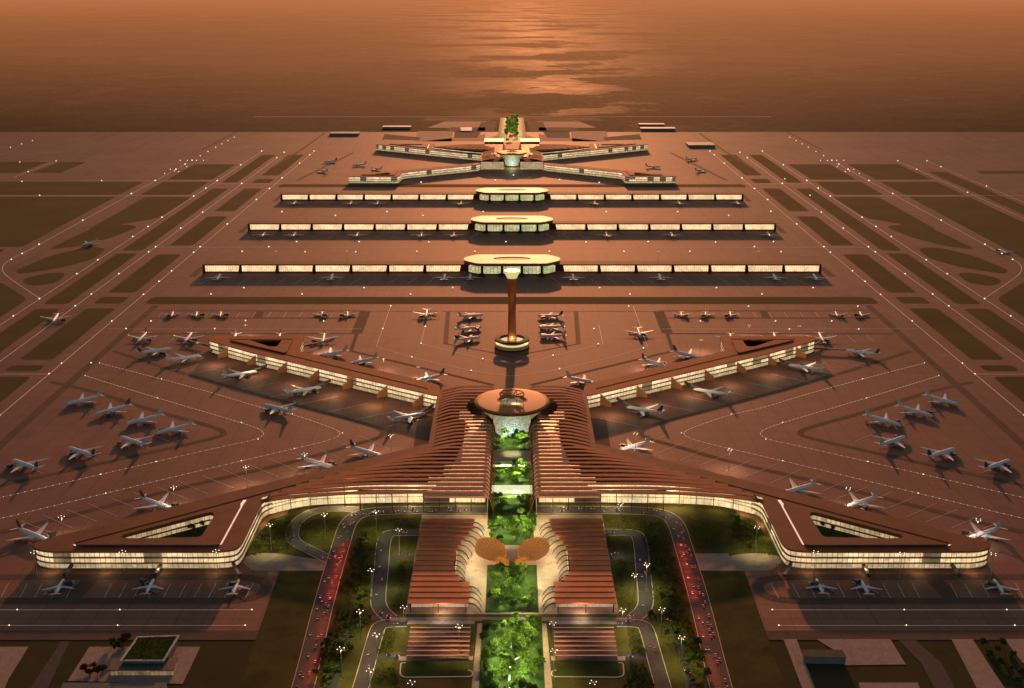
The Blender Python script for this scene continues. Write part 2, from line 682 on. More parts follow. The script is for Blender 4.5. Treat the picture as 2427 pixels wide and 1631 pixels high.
def lamp(kind, loc, power, col, size=2.0, aim=None, angle=None):
    d = bpy.data.lights.new('lamp', kind)
    d.energy = power
    d.color = col
    if kind in ('POINT', 'SPOT'):
        d.shadow_soft_size = size
    if kind == 'SPOT':
        d.spot_size = rad(angle or 120)
        d.spot_blend = 0.8
    o = bpy.data.objects.new('mast_and_fill_light', d)  # covers mast floods and added fill lights that have no fixture
    COL.objects.link(o)
    o.location = loc
    return o


SC.view_settings.view_transform = 'Standard'
SC.view_settings.look = 'None'
SC.view_settings.exposure = 0.0
SC.render.engine = 'CYCLES'
SC.cycles.use_denoising = True
SC.cycles.max_bounces = 4
SC.cycles.diffuse_bounces = 2
SC.cycles.glossy_bounces = 2
SC.cycles.transmission_bounces = 2
SC.cycles.transparent_max_bounces = 6
SC.cycles.caustics_reflective = False
SC.cycles.caustics_refractive = False
SC.cycles.sample_clamp_indirect = 3.0

# ------------------------------------------------------------------ the setting
YC = {}
mb = MB()
xs = [-60000, -20000, -8000, -4000, 0, 4000, 8000, 20000, 60000]
ys = [300, 2000, 4000, 6000, 10000, 20000, 45000, 90000]
for i in range(len(xs) - 1):
    for j in range(len(ys) - 1):
        mb.face([(xs[i], ys[j], -0.4), (xs[i + 1], ys[j], -0.4), (xs[i + 1], ys[j + 1], -0.4), (xs[i], ys[j + 1], -0.4)])
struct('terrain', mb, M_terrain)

Yfar = G(1214, 313).y
half = [(-1900, 1517), (605, 1517), (669, 1338), (640, 1335), (690, 1190), (1000, 1110), (1213.5, 1110)]
hl = P(half)
hl[0] = Vector((-4000, G(0, 1517).y))
ap = [Vector((-6000, Yfar))] + hl[:]
outl = ap + [Vector((-p.x, p.y)) for p in ap[::-1][1:]]
mb = MB()
mb.flat([outl], 0.0)
struct('apron', mb, M_apron)

# dark shoulder along the south apron
mb = MB()
for s in (-1, 1):
    q = side(P([(612, 1495), (605, 1517), (-300, 1517), (-300, 1495)]), s)
    mb.flat([q], 0.05)
struct('apron_shoulder', mb, M_serv)

# grass between the runways and taxiways
LX = {'A': 811.0, 'C': 927.0, 'B': 1026.0, 'D': 1242.0, 'E': 1767.0}


def yy(py):
    return G(1214, py).y


grass = MB()
Z1 = 0.06


def isl(x0, x1, p0, p1, s, r=12):
    q = [(-x0, yy(p0)), (-x1, yy(p0)), (-x1, yy(p1)), (-x0, yy(p1))]
    grass.flat([ccw(rounded(side(q, s), r, 4))], Z1)


for s in (-1, 1):
    for a, b in ((367, 416), (424, 434), (447, 501), (513, 582), (603, 694), (704, 720), (731, 853), (866, 880), (893, 1010), (1030, 1300)):
        isl(897, 836, a, b, s)
    for a, b in ((367, 433), (447, 594), (601, 721), (732, 840), (852, 990), (1000, 1200)):
        isl(1003, 950, a, b, s)
    for a, b in ((389, 426), (431, 462)):
        isl(1208, 1050, a, b, s)
    isl(2600 if s < 0 else 1470, 1276, 431, 462, s) if s > 0 else isl(3200, 1276, 431, 462, s)
    if s > 0:
        isl(1470, 1276, 389, 426, s)
        isl(1582, 1520, 408, 520, s)
        isl(1470, 1276, 467, 640, s)
        isl(2600, 1640, 520, 640, s)
        isl(2600, 1700, 405, 412, s)
    else:
        isl(3200, 1276, 467, 585, s)
        isl(1745, 1640, 384, 410, s)
        isl(2300, 1790, 384, 410, s)
    # islands between the high-speed turnoffs
    for q in ([(345, 467), (455, 467), (375, 517), (300, 530), (205, 546)],
              [(330, 537), (290, 532), (242, 533), (195, 552), (112, 592), (186, 584), (270, 562)],
              [(253, 588), (205, 586), (120, 606), (38, 640), (40, 648), (60, 648), (150, 634), (225, 613)],
              [(160, 647), (120, 646), (50, 662), (62, 675), (85, 678), (135, 670)],
              [(-250, 645), (0, 668), (66, 709), (0, 752), (-250, 900)],
              [(-200, 600), (18, 590), (-5, 600), (-10, 640), (-200, 650)]):
        grass.k = getattr(grass, 'k', 0) + 1
        grass.flat([ccw(rounded(side(P(q), s), 30, 4))], Z1 + 0.004 * (grass.k % 7 + 1))
# long green bands across
for a, b, hx in ((704, 721, 786), (437, 444, 793)):
    q = [(-hx, yy(a)), (hx, yy(a)), (hx, yy(b)), (-hx, yy(b))]
    grass.flat([ccw(rounded([Vector(p) for p in q], 18))], Z1)
stuff('infield_grass', grass, M_grass)

# dark service roads
sr = MB()
Z2 = 0.10
DARK_L = [(269, 832), (429, 884), (700, 960), (910, 1015), (907, 1036), (841, 1053), (698, 1095), (502, 1138), (221, 1208), (92, 1242), (-60, 1275)]
DARK_H = [(120, 905), (233, 930), (346, 969), (520, 1015), (533, 1028), (520, 1036), (306, 1084), (0, 1151), (-80, 1168)]
for s in (-1, 1):
    sr.ribbon(side([(-758, yy(724)), (-758, yy(1150))], s), 14, Z2)
    sr.ribbon(side(smooth_path(P(DARK_L), 2), s), 10, Z2 + 0.05)
    sr.ribbon(side(smooth_path(P(DARK_H), 2), s), 10, Z2 + 0.05)
    for p in (464, 538, 642):
        sr.ribbon(side([(-748, yy(p + 14)), (-748, yy(p - 8))], s), 16, Z2)
    sr.ribbon(side(P([(863, 738), (832, 832), (1170, 913)]), s), 8, Z2)
    sr.ribbon(side(P([(866, 738), (845, 790)]), s), 22, Z2 + 0.02)
    sr.ribbon(side(P([(355, 737), (865, 737)]), s), 5, Z2 + 0.06)
    sr.ribbon(side(P([(345, 754), (862, 754)]), s), 5, Z2 + 0.06)
    sr.ribbon(side(P([(310, 791), (850, 791)]), s), 6, Z2 + 0.06)
    sr.ribbon(side(P([(618, 738), (610, 754)]), s), 16, Z2 + 0.08)
    sr.ribbon(side(P([(1056, 815), (1215, 845)]), s), 4, Z2)
    sr.ribbon(side(P([(1200, 738), (870, 738)]), s), 3, Z2)
    # south stands loop
    lp = rounded(side(P([(-300, 1368), (640, 1368), (618, 1424), (-300, 1424)]), s), 45, 8)
    sr.ribbon(lp, 13, Z2, closed=True)
    sr.ribbon(side(P([(215, 1372), (165, 1424)]), s), 20, Z2 + 0.03)
    # far taxiway lines
    sr.ribbon(side(P([(560, 313), (480, 355)]), s), 12, Z2)
    sr.ribbon(side(P([(770, 315), (715, 355), (640, 400)]), s), 12, Z2)
    sr.ribbon(side(P([(838, 362), (704, 428)]), s), 12, Z2)
for s in (-1, 1):
    sr.flat([ccw(side(P([(990, 992), (1034, 992), (1024, 1052), (980, 1060)]), s))], Z2 + 0.01)
struct('service_road', sr, M_serv)
bars = MB()
for s in (-1, 1):
    bars.ribbon(side(P([(1062, 738), (1056, 815)]), s), 9, Z2 + 0.12)
struct('apron_strip', bars, mat('strip_brown', (0.25, 0.12, 0.07), 0.9, var=0.1))

# painted centrelines
ln = MB()
Z3 = 0.2
L_HOLD1 = [(236, 861), (383, 899), (520, 936), (621, 968), (693, 982), (781, 1012), (812, 1027), (789, 1042), (698, 1064), (572, 1093), (419, 1129), (251, 1170), (150, 1194), (0, 1230), (-60, 1244)]
L_HOLD2 = [(202, 891), (282, 916), (373, 944), (572, 1002), (632, 1024), (612, 1042), (526, 1059), (370, 1095), (239, 1125), (92, 1159), (-60, 1194)]
for s in (-1, 1):
    for kx, p0, p1, wd in (('A', 359, 1150, 1.6), ('C', 372, 1010, 1.6), ('B', 359, 900, 1.6), ('D', 386, 600, 1.8)):
        x = LX[kx]
        ln.ribbon(side([(-x, yy(p0)), (-x, yy(p1))], s), wd, Z3)
    ln.ribbon(smooth_path(side(P([(80, 588), (15, 618), (0, 642), (40, 672), (96, 709)]), s), 3), 1.5, Z3)
    for p in (464, 431, 672 - 8):
        pass
    ln.ribbon(side([(-1026, yy(464)), (-3000, yy(464))], s), 2.2, Z3)
    ln.ribbon(side([(-1026, yy(429)), (-1500, yy(429))], s), 2.2, Z3)
    ln.ribbon(side([(-1026, yy(389)), (-1300, yy(389))], s), 2.2, Z3)
    ln.ribbon(side([(-790, yy(436)), (-1026, yy(436))], s), 2.2, Z3)
    ln.ribbon(side([(-811, yy(887)), (-2500, yy(887))], s), 1.5, Z3)
    ln.ribbon(side(P([(926, 726), (892, 822), (976, 847), (1117, 879), (1214, 892)]), s), 0.9, Z3)
    ln.ribbon(side(P([(1008, 770), (998, 815), (1144, 851), (1214, 862)]), s), 0.9, Z3)
    ln.ribbon(side(P([(255, 780), (860, 780)]), s), 0.9, Z3)
    ln.ribbon(smooth_path(side(P(L_HOLD1), s), 2), 0.8, Z3)
    ln.ribbon(smooth_path(side(P(L_HOLD2), s), 2), 0.8, Z3)
    ln.ribbon(side(P([(597, 1446), (-200, 1446)]), s), 0.9, Z3)
    ln.ribbon(side(P([(582, 1483), (-200, 1483)]), s), 0.7, Z3)
    if s > 0:
        for x, a in ((1496, 384), (1606, 384)):
            ln.ribbon([(x, yy(a)), (x, yy(520))], 1.8, Z3)
    else:
        ln.ribbon([(-1767, yy(384)), (-1767, yy(420))], 1.8, Z3)
ln.ribbon([(-927, yy(586)), (927, yy(586))], 1.5, Z3)
struct('taxiway_marking', ln, M_line)

# stand lead-in lines
sl = MB()
for s in (-1, 1):
    for x in (10, 55, 90, 130, 165, 255, 290, 325, 360, 395, 432, 468, 502, 540, 590):
        sl.ribbon(side(P([(x - 10 + 20, 1383), (x - 28 + 20, 1417)]), s), 0.7, Z3)
    for k in range(8):
        t = k / 7.0
        a = Vector((110, 1250)).lerp(Vector((860, 1062)), t)
        sl.ribbon(side(P([(a.x - 60, a.y - 15), (a.x + 15, a.y + 14)]), s), 0.7, Z3)
        sl.ribbon(side(P([(a.x - 10, a.y - 30), (a.x + 62, a.y + 2)]), s), 0.6, Z3)
    for k in range(9):
        t = k / 8.0
        a = Vector((420, 850)).lerp(Vector((960, 990)), t)
        sl.ribbon(side(P([(a.x - 50, a.y + 22), (a.x + 45, a.y + 2)]), s), 0.8, Z3)
    for k in range(13):
        x = 375 + k * 37
        sl.ribbon(side(P([(x + 9, 740), (x, 752)]), s), 0.8, Z3)
        if k < 3:
            x = 360 + k * 45
            sl.ribbon(side(P([(x + 14, 795), (x - 6, 812)]), s), 0.9, Z3)
    for yb in (656, 552, 479):
        for k in range(15):
            X = -(105 + k * 43)
            Y = yy(yb)
            sl.ribbon(side([(X + 12, Y - 8), (X - 6, Y - 70)], s), 1.0, Z3)
    for k in range(6):
        a = Vector((250, 985)).lerp(Vector((500, 1045)), k / 5.0)
    for a in ((190, 1075), (300, 1045), (60, 1105), (360, 1030)):
        sl.ribbon(side(P([(a[0], a[1]), (a[0] + 40, a[1] + 16)]), s), 0.7, Z3)
struct('stand_marking', sl, M_line2)

# ------------------------------------------------------------------ main terminal
ZD = 50.0
disc_c = G(1214, 951, ZD)
YD = disc_c.y
T = thing('terminal_building', 'large copper-roofed terminal with four spread piers and round disc, nearest to the front garden', 'terminal', (0, YD, 0))
ZP = 25.0


def pier(outl, hole, raised, slot, cap, zr, s, roof=M_copper, tiers=M_glass):
    o = rounded(side(P(outl, zr), s), 10, 4)
    o = ccw(o)
    h = ccw(rounded(side(P(hole, zr), s), 6, 4)) if hole else None
    hs = [h] if h else []
    mb = MB(); mb.prism(inset(o, 1.5), 0.0, 2.2, [inset(h, -1.0)] if h else []); mb.build('plinth', M_plinth, T)
    for z0, z1 in ((8.2, 9.6), (15.2, 16.8)):
        mb = MB(); mb.prism(inset(o, 0.8), z0, z1, [inset(h, -0.8)] if h else []); mb.build('floor_slab', M_slab, T)
    for i, (z0, z1, m) in enumerate(((2.2, 8.2, M_glass_dim), (9.6, 15.2, M_glass), (16.8, zr - 2.2, tiers))):
        mb = MB(); mb.wall(inset(o, 2.2), z0, z1); mb.build('glazing', m, T)
        if h:
            mb = MB(); mb.wall(inset(h, -2.0), z0, z1, inward=True); mb.build('courtyard_glazing', M_glass_dim if roof is M_copper else M_copper_d, T)
    mb = MB(); mb.prism(o, zr - 2.2, zr, hs); mb.build('pier_roof', roof, T)
    if raised:
        r = ccw(rounded(side(P(raised, zr + 2), s), 5, 4))
        mb = MB(); mb.prism(r, zr + 0.02, zr + 2.2, [inset(h, -0.6)] if h else []); mb.build('upper_roof', roof, T)
    if slot:
        mb = MB(); mb.ribbon(side(P(slot[0], zr + 0.3), s), slot[1], zr + 0.3); mb.build('skylight', M_slot, T)
    if cap:
        mb = MB(); mb.flat([ccw(side(P(cap, zr + 0.35), s))], zr + 0.35); mb.build('skylight', M_slot, T)
    return o, h


FL = [(77, 1286), (80, 1300), (112, 1307), (520, 1307), (560, 1302), (574, 1288), (623, 1187), (660, 1172), (740, 1146), (880, 1104), (1018, 1076), (1018, 1050), (540, 1168), (330, 1221)]
FLh = [(289, 1279), (291, 1272), (500, 1217), (507, 1221), (505, 1230), (476, 1276), (347, 1279)]
FLr = [(174, 1291), (352, 1246), (567, 1187), (571, 1196), (520, 1289), (510, 1292)]
BL = [(493, 801), (494, 807), (600, 836), (1036, 938), (1046, 930), (1040, 912), (708, 832), (722, 799), (714, 796), (500, 797)]
BLh = [(591, 808), (668, 807), (656, 824), (640, 824)]
BLr = [(545, 806), (694, 805), (680, 834), (674, 836)]
PIER = {}
GOUT = {}
for s in (-1, 1):
    o, h = pier(FL, FLh, FLr, ([(581, 1185), (574, 1194), (521, 1291)], 4.2), [(172, 1291), (198, 1287), (196, 1294), (178, 1294)], ZP, s)
    PIER[(s, 'front')] = o
    GOUT[s] = h
    # dark strips painted for the shadow of the roof step
    mb = MB(); mb.ribbon(side(P([(178, 1287), (352, 1242), (567, 1184), (700, 1149), (980, 1075)], ZP + 0.3), s), 3.0, ZP + 0.25); mb.ribbon(side(P([(200, 1294), (505, 1294.5)], ZP + 0.3), s), 2.6, ZP + 0.26); mb.build('roof_step_shade', M_copper_d, T)
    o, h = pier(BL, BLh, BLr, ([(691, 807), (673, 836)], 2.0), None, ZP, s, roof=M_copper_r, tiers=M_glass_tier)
    PIER[(s, 'rear')] = o
    mb = MB(); mb.ribbon(side(P([(545, 808), (690, 843), (1014, 921)], ZP + 0.3), s), 3.4, ZP + 0.25); mb.ribbon(side(P([(545, 804.5), (694, 803.5)], ZP + 0.3), s), 4.0, ZP + 0.26); mb.build('roof_step_shade', M_copper_d, T)  # rear roof step shadow, painted as dark strips too
    # copper blade fins on the rear arms
    e0, e1 = side(P([(497, 808)], ZP), s)[0], side(P([(1036, 938)], ZP), s)[0]
    d = (e1 - e0).normalized()
    nn = Vector((d.y, -d.x)) if s < 0 else Vector((-d.y, d.x))
    if nn.y > 0:
        nn = -nn
    for k in range(7):
        p = e0.lerp(e1, (k + 0.62) / 7.0)
        a, b = p + nn * 0.3 + d * 1.0, p + nn * 17 - d * 8
        tv = Vector((-(b - a).y, (b - a).x)).normalized() * 0.5
        mb = MB()
        A = [(a.x, a.y, 6.0), (b.x, b.y, 6.0), (b.x, b.y, 8.5), (a.x, a.y, ZP - 2.5)]
        mb.hexa([(a.x - tv.x, a.y - tv.y, 3.0), (b.x - tv.x, b.y - tv.y, 3.0), (b.x + tv.x, b.y + tv.y, 3.0), (a.x + tv.x, a.y + tv.y, 3.0),
                 (a.x - tv.x, a.y - tv.y, ZP - 2.5), (b.x - tv.x, b.y - tv.y, 10.0), (b.x + tv.x, b.y + tv.y, 10.0), (a.x + tv.x, a.y + tv.y, ZP - 2.5)])
        mb.build('copper_fin', M_fin, T)
    # courtyard floor
    g = MB(); g.flat([inset(GOUT[s], -0.5)], 11.0); g.build('courtyard_garden', M_garden, T)

# central hall: decks, louvers, hoods
ZT = 40.0
YB, YF = G(1214, 915, ZT).y, G(1214, 1166, ZT).y
YJ = G(1214, 1066, 30).y
NS = 31
XO = 117.0
arm = [(p.y, abs(p.x)) for p in P([(1018, 1068), (980, 1075), (740, 1140), (660, 1166), (640, 1171)], 29)]


def xout(y):
    if y >= arm[0][0]:
        return XO
    for (y0, x0), (y1, x1) in zip(arm, arm[1:]):
        if y0 >= y >= y1:
            return x0 + (x1 - x0) * (y0 - y) / (y0 - y1)
    return arm[-1][1]


FRONT = [(623, 1188), (690, 1167), (745, 1151), (860, 1147), (1136, 1147)]
WALLB = [(623, 1226), (679, 1211), (725, 1201), (800, 1196), (1000, 1193), (1150, 1193)]
for s in (-1, 1):
    fr = P(FRONT, 30)
    deck = [Vector((-28, YB - 3)), Vector((-XO, YB - 3))] + [Vector((-x, y)) for y, x in arm] + [p for p in fr[:-1]] + [Vector((-28, fr[-1].y + 12))]
    mb = MB(); mb.prism(side(deck, s), 27.6, 29.2); mb.build('hall_deck', M_copper_d, T)  # deck colour kept near black to deepen the shade between louvers
    # lit ceiling seen between the louvers
    mb = MB(); mb.flat([ccw(side([(-29, YF + 4), (-112, YF + 4), (-82, YF + 90), (-62, YD - 55), (-75, YD - 20), (-48, YD - 20), (-29, YD - 45)], s))], 29.6); mb.build('lit_ceiling', MATS.get('hall_ceiling') or facade('hall_ceiling', (1.0, 0.50, 0.24), 0.08, pitch=3.0, dark=0.7), T)
    mb = MB(); mb.box(*sorted((s * (XO + 1), s * (XO - 9))), arm[0][0], YB - 3, 29.4, 32.0); mb.build('roof_edge', M_copper, T)
    # outer wall of the hall, dark glass towards the apron
    mb = MB(); mb.wall([Vector((s * (XO - 1), YJ + 10)), Vector((s * (XO - 1), YB - 4))], 0, 27.6, closed=False); mb.build('side_wall', M_grey, T)
    mb = MB(); mb.wall([Vector((s * (XO - 1), YB - 4)), Vector((s * 30, YB - 4))], 0, 27.6, closed=False); mb.build('rear_glazing', M_glass_dim, T)
    for k in range(NS):
        y = YB + (YF - YB) * k / (NS - 1)
        xo = xout(y)
        dy = y - YD
        xi = 33.0
        hood = True
        if -52 < dy < 66:
            xi = max(33.0, math.sqrt(max(0.0, 66 ** 2 - (dy - 6) ** 2)))
            hood = xi < 36
        wslat = 11.2
        path = []
        n = 10
        for i in range(n + 1):
            t = i / n
            x = xo - 1.5 + (xi + 3 - xo + 1.5) * t
            z = 30.2 + (ZT - 30.2) * min(1.0, (t * 2.2)) ** 0.7
            wd = wslat - 5.2 * min(1.0, t / 0.6) ** 0.8
            path.append((x, z, wd, 1.1))
        if hood:
            for a in range(1, 9):
                t = a / 8.0
                path.append((xi + 3 - 13.5 * t ** 0.8, ZT - (ZT - 6) * t ** 2.0, 5.4 - 3.2 * t, 1.2))
        xl = 108 if y < YF + 40 else 90 if y < YF + 90 else 68 if y < YD - 55 else 78 if y < YD - 10 else 0
        xl = min(xl, xo - 14)
        cove = MB()
        if xl > xi + 8:
            zz = lambda x: 30.2 + (ZT - 30.2) * min(1.0, ((xo - 1.5 - x) / (xo - xi - 4.5)) * 2.2) ** 0.7 - 0.12
            hwf = lambda x: (wslat - 5.2 * min(1.0, ((xo - 1.5 - x) / (xo - xi - 4.5)) / 0.6) ** 0.8) / 2 + 0.02
            for x0 in range(int(xi + 4), int(xl), 8):
                x1 = min(x0 + 8.0, xl)
                cove.face([(s * x0, y + hwf(x0), zz(x0)), (s * x1, y + hwf(x1), zz(x1)), (s * x1, y + hwf(x1) + 1.3, zz(x1)), (s * x0, y + hwf(x0) + 1.3, zz(x0))][::s],
                          [(x0, y), (x1, y), (x1, y + 1.5), (x0, y + 1.5)][::s])
        mb = MB()
        rings = []
        for i, (x, z, wd, th) in enumerate(path):
            tl = 0.0
            rings.append([(s * x, y - wd / 2, z - th - tl), (s * x, y + wd / 2, z - th + tl), (s * x, y + wd / 2, z + tl), (s * x, y - wd / 2, z - tl)])
        mb.ring_loft(rings)
        lv = mb.build('roof_louver', M_slat, T)
        if cove.f:
            cove.build('cove_light', MATS.get('cove_glow') or facade('cove_glow', (1.0, 0.66, 0.38), 1.1, pitch=4.0, dark=0.75, mull=0.2), lv)
    # canyon wall
    mb = MB(); mb.wall([Vector((s * 31.5, YF - 2)), Vector((s * 31.5, YD + 10))][::(1 if s > 0 else -1)], 2, 27.5, closed=False); mb.build('canyon_glazing', MATS.get('canyon_glass') or facade('canyon_glass', (1.0, 0.66, 0.34), 0.5, pitch=5.0, dark=0.4), T)
    # entrance front: curved glass wall under the canopy
    wb = smooth_path(side(P(WALLB), s) if s < 0 else [Vector((-p.x, p.y)) for p in P(WALLB)], 2)
    if s > 0:
        wb = wb[::-1]
    mb = MB(); mb.wall(wb, 1.5, 27.4, closed=False); mb.build('entrance_glazing', MATS.get('entrance_glass') or facade('entrance_glass', (1.0, 0.76, 0.42), 1.05, pitch=9.0, dark=0.25, mull=0.06, hband=9.0), T)
    mb = MB(); mb.ribbon(wb, 3.0, 14.5); mb.build('mezzanine_edge', M_slab, T)
    # dark screens on the front
    c, c2, cw = G(1004, 1176, 11), G(1066, 1176, 11), G(1035, 1194)
    mb = MB(); mb.box(*sorted((c.x * -s, c2.x * -s)), cw.y - 3.5, cw.y - 2.5, 4, 17); mb.build('front_screen', mat('screen_mauve', (0.10, 0.06, 0.07), 0.5, var=0.1), T)
    # canopy beams
    for yb, ze in (((1190, 1175, 1167, 1164), 29), ((1184, 1166, 1156, 1152), 31)):
        pts = side(smooth_path(P([(628, yb[0]), (700, yb[1]), (860, yb[2]), (1150, yb[3])], ze), 2), s)
        mb = MB()
        for a, b in zip(pts, pts[1:]):
            mb.obox(a, b, 1.2, ze - 1.0, ze)
        mb.build('canopy_beam', M_brown, T)
    # columns
    for i, px in enumerate((690, 737, 778, 818, 855, 893, 930, 967, 1004, 1042, 1080, 1117)):
        f = P([(px, 1212 if px > 850 else (1199 + (850 - px) * 0.06))], 0)[0]
        ft = 29.0
        mb = MB(); mb.tube((f.x if s < 0 else -f.x, f.y, 0.1), (f.x if s < 0 else -f.x, f.y, ft), 0.55, 0.55, 8); mb.build('column', M_brown, T)
    mb = MB()
    a = P([(1117, 1212), (850, 1212)], 0)
    mb.box(*sorted((a[0].x * -s, a[1].x * -s)), a[0].y - 0.6, a[0].y + 0.6, 29.0, 30.0)
    mb.build('canopy_beam', M_brown, T)

# disc on its glass goblet
RD = 57.0
mb = MB()
n = 64
outer = [(RD * math.cos(2 * PI * i / n), YD + RD * math.sin(2 * PI * i / n)) for i in range(n)]
RH = 18.5
inner = [(RH * math.cos(2 * PI * i / n), YD - 2 + RH * 0.95 * math.sin(2 * PI * i / n)) for i in range(n)]
rings = []
for j in range(7):
    t = j / 6.0
    rings.append([(o[0] + (q[0] - o[0]) * t, o[1] + (q[1] - o[1]) * t, ZD + 1.6 * (1 - (1 - t) ** 2)) for o, q in zip(outer, inner)])
mb.ring_loft([[(x, y, ZD - 1.4) for x, y, z in rings[0]]] + rings + [[(x, y, z - 2.0) for x, y, z in rings[-1]]], cap=False)
disc = mb.build('disc_roof', M_gold, T, smooth=True)
mb = MB(); mb.lathe([(RD - 2.5, ZD - 4), (RD + 0.4, ZD - 1.2), (RD + 0.4, ZD - 0.6), (RD - 1, ZD - 1.5)], (0, YD, 0), 64, cap=False); mb.build('rim', M_brown, disc)


def goblet_mat():
    k = NT('goblet_glass')
    uv = k.n('ShaderNodeUVMap').outputs[0]
    ps = k.pos()
    vo = k.n('ShaderNodeTexVoronoi')
    vo.inputs['Scale'].default_value = 0.33
    k.l(ps, vo.inputs['Vector'])
    f = k.ramp(vo.outputs['Distance'], 0.1, 0.75, 1.25, 0.35)
    sp = k.n('ShaderNodeSeparateXYZ')
    k.l(k.n('ShaderNodeTexCoord').outputs['Object'], sp.inputs[0])
    cx = k.ramp(k.math('ABSOLUTE', sp.outputs[0]), 4, 34, 1.0, 0.0)
    zf = k.ramp(sp.outputs[2], 16, 40, 1.0, 0.35)
    gl = k.math('MULTIPLY', cx, zf)
    c = k.mix(gl, (0.52, 0.44, 0.20), (0.72, 0.95, 0.80))
    k.l(c, k.b.inputs['Emission Color'])
    k.l(k.math('MULTIPLY', f, k.ramp(gl, 0, 1, 0.5, 1.15)), k.b.inputs['Emission Strength'])
    k.b.inputs['Base Color'].default_value = (0.2, 0.2, 0.15, 1)
    k.b.inputs['Roughness'].default_value = 0.3
    return k.m


mb = MB(); mb.lathe([(25, 1.5), (25.5, 8), (27.5, 16), (32, 25), (40, 34), (49, 42), (RD - 1.5, ZD - 2.5)], (0, YD, 0), 64, cap=False); mb.build('glass_goblet', goblet_mat(), T, smooth=True)
mb = MB(); mb.lathe([(RH - 1, ZD - 2), (RH - 1, ZD - 1.6)], (0, YD - 2, 0), 40, sy=0.95); mb.build('oculus_glass', facade('oculus_lit', (1.0, 0.72, 0.42), 0.7, pitch=4, dark=0.7), T)
orr = MB()
for i in range(40):
    a, b = 2 * PI * i / 40, 2 * PI * (i + 1) / 40
    orr.tube((RH * 1.02 * math.cos(a), YD + 4 + RH * math.sin(a), ZD + 10), (RH * 1.02 * math.cos(b), YD + 4 + RH * math.sin(b), ZD + 10), 0.8, 0.8, 5)
ring = orr.build('oculus_ring', M_gold, T)
for i in range(8):
    a = 2 * PI * (i + 0.5) / 8
    mb = MB(); mb.tube((3 * math.cos(a), YD + 4 + 3 * math.sin(a), ZD + 7), (RH * 1.02 * math.cos(a), YD + 4 + RH * math.sin(a), ZD + 10), 0.9, 0.9, 5); mb.tube((RH * 1.02 * math.cos(a), YD + 4 + RH * math.sin(a), ZD + 10), (RH * 1.0 * math.cos(a), YD - 2 + RH * 0.95 * math.sin(a), ZD + 3), 0.5, 0.5, 5)
    mb.build('spoke', M_gold, ring)

# canyon floor, terraces and bridges
mb = MB(); mb.box(-31, 31, YF - 14, YD + 30, 0.1, 1.6); mb.build('canyon_garden', M_garden, T)


def canyon_step(name, p0, p1, z, m, th=1.2):
    a, b = G(1214, p0, z).y, G(1214, p1, z).y
    mb = MB(); mb.box(-27, 27, b, a, z - th, z); mb.build(name, m, T)


canyon_step('terrace', 1068, 1094, 7, M_trav, 5.2)
canyon_step('foot_bridge', 1101, 1105, 12, mat('bridge_lit', (0.6, 0.6, 0.4), 0.6, em=(0.85, 1.0, 0.45), ems=0.35, var=0.1))
canyon_step('glass_bridge', 1150, 1163, 12, mat('bridge_glow', (0.7, 0.7, 0.5), 0.6, em=(0.95, 1.0, 0.55), ems=0.75, var=0.1), 4)
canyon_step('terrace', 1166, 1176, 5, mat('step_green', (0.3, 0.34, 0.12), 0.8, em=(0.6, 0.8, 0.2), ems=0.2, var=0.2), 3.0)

disc2 = G(1214, 361, ZD)
T2 = dup(T, (0, disc2.y, 0), PI, 'distant copper-roofed terminal of the same cross shape at the far end of the airport')
TERMY2 = disc2.y

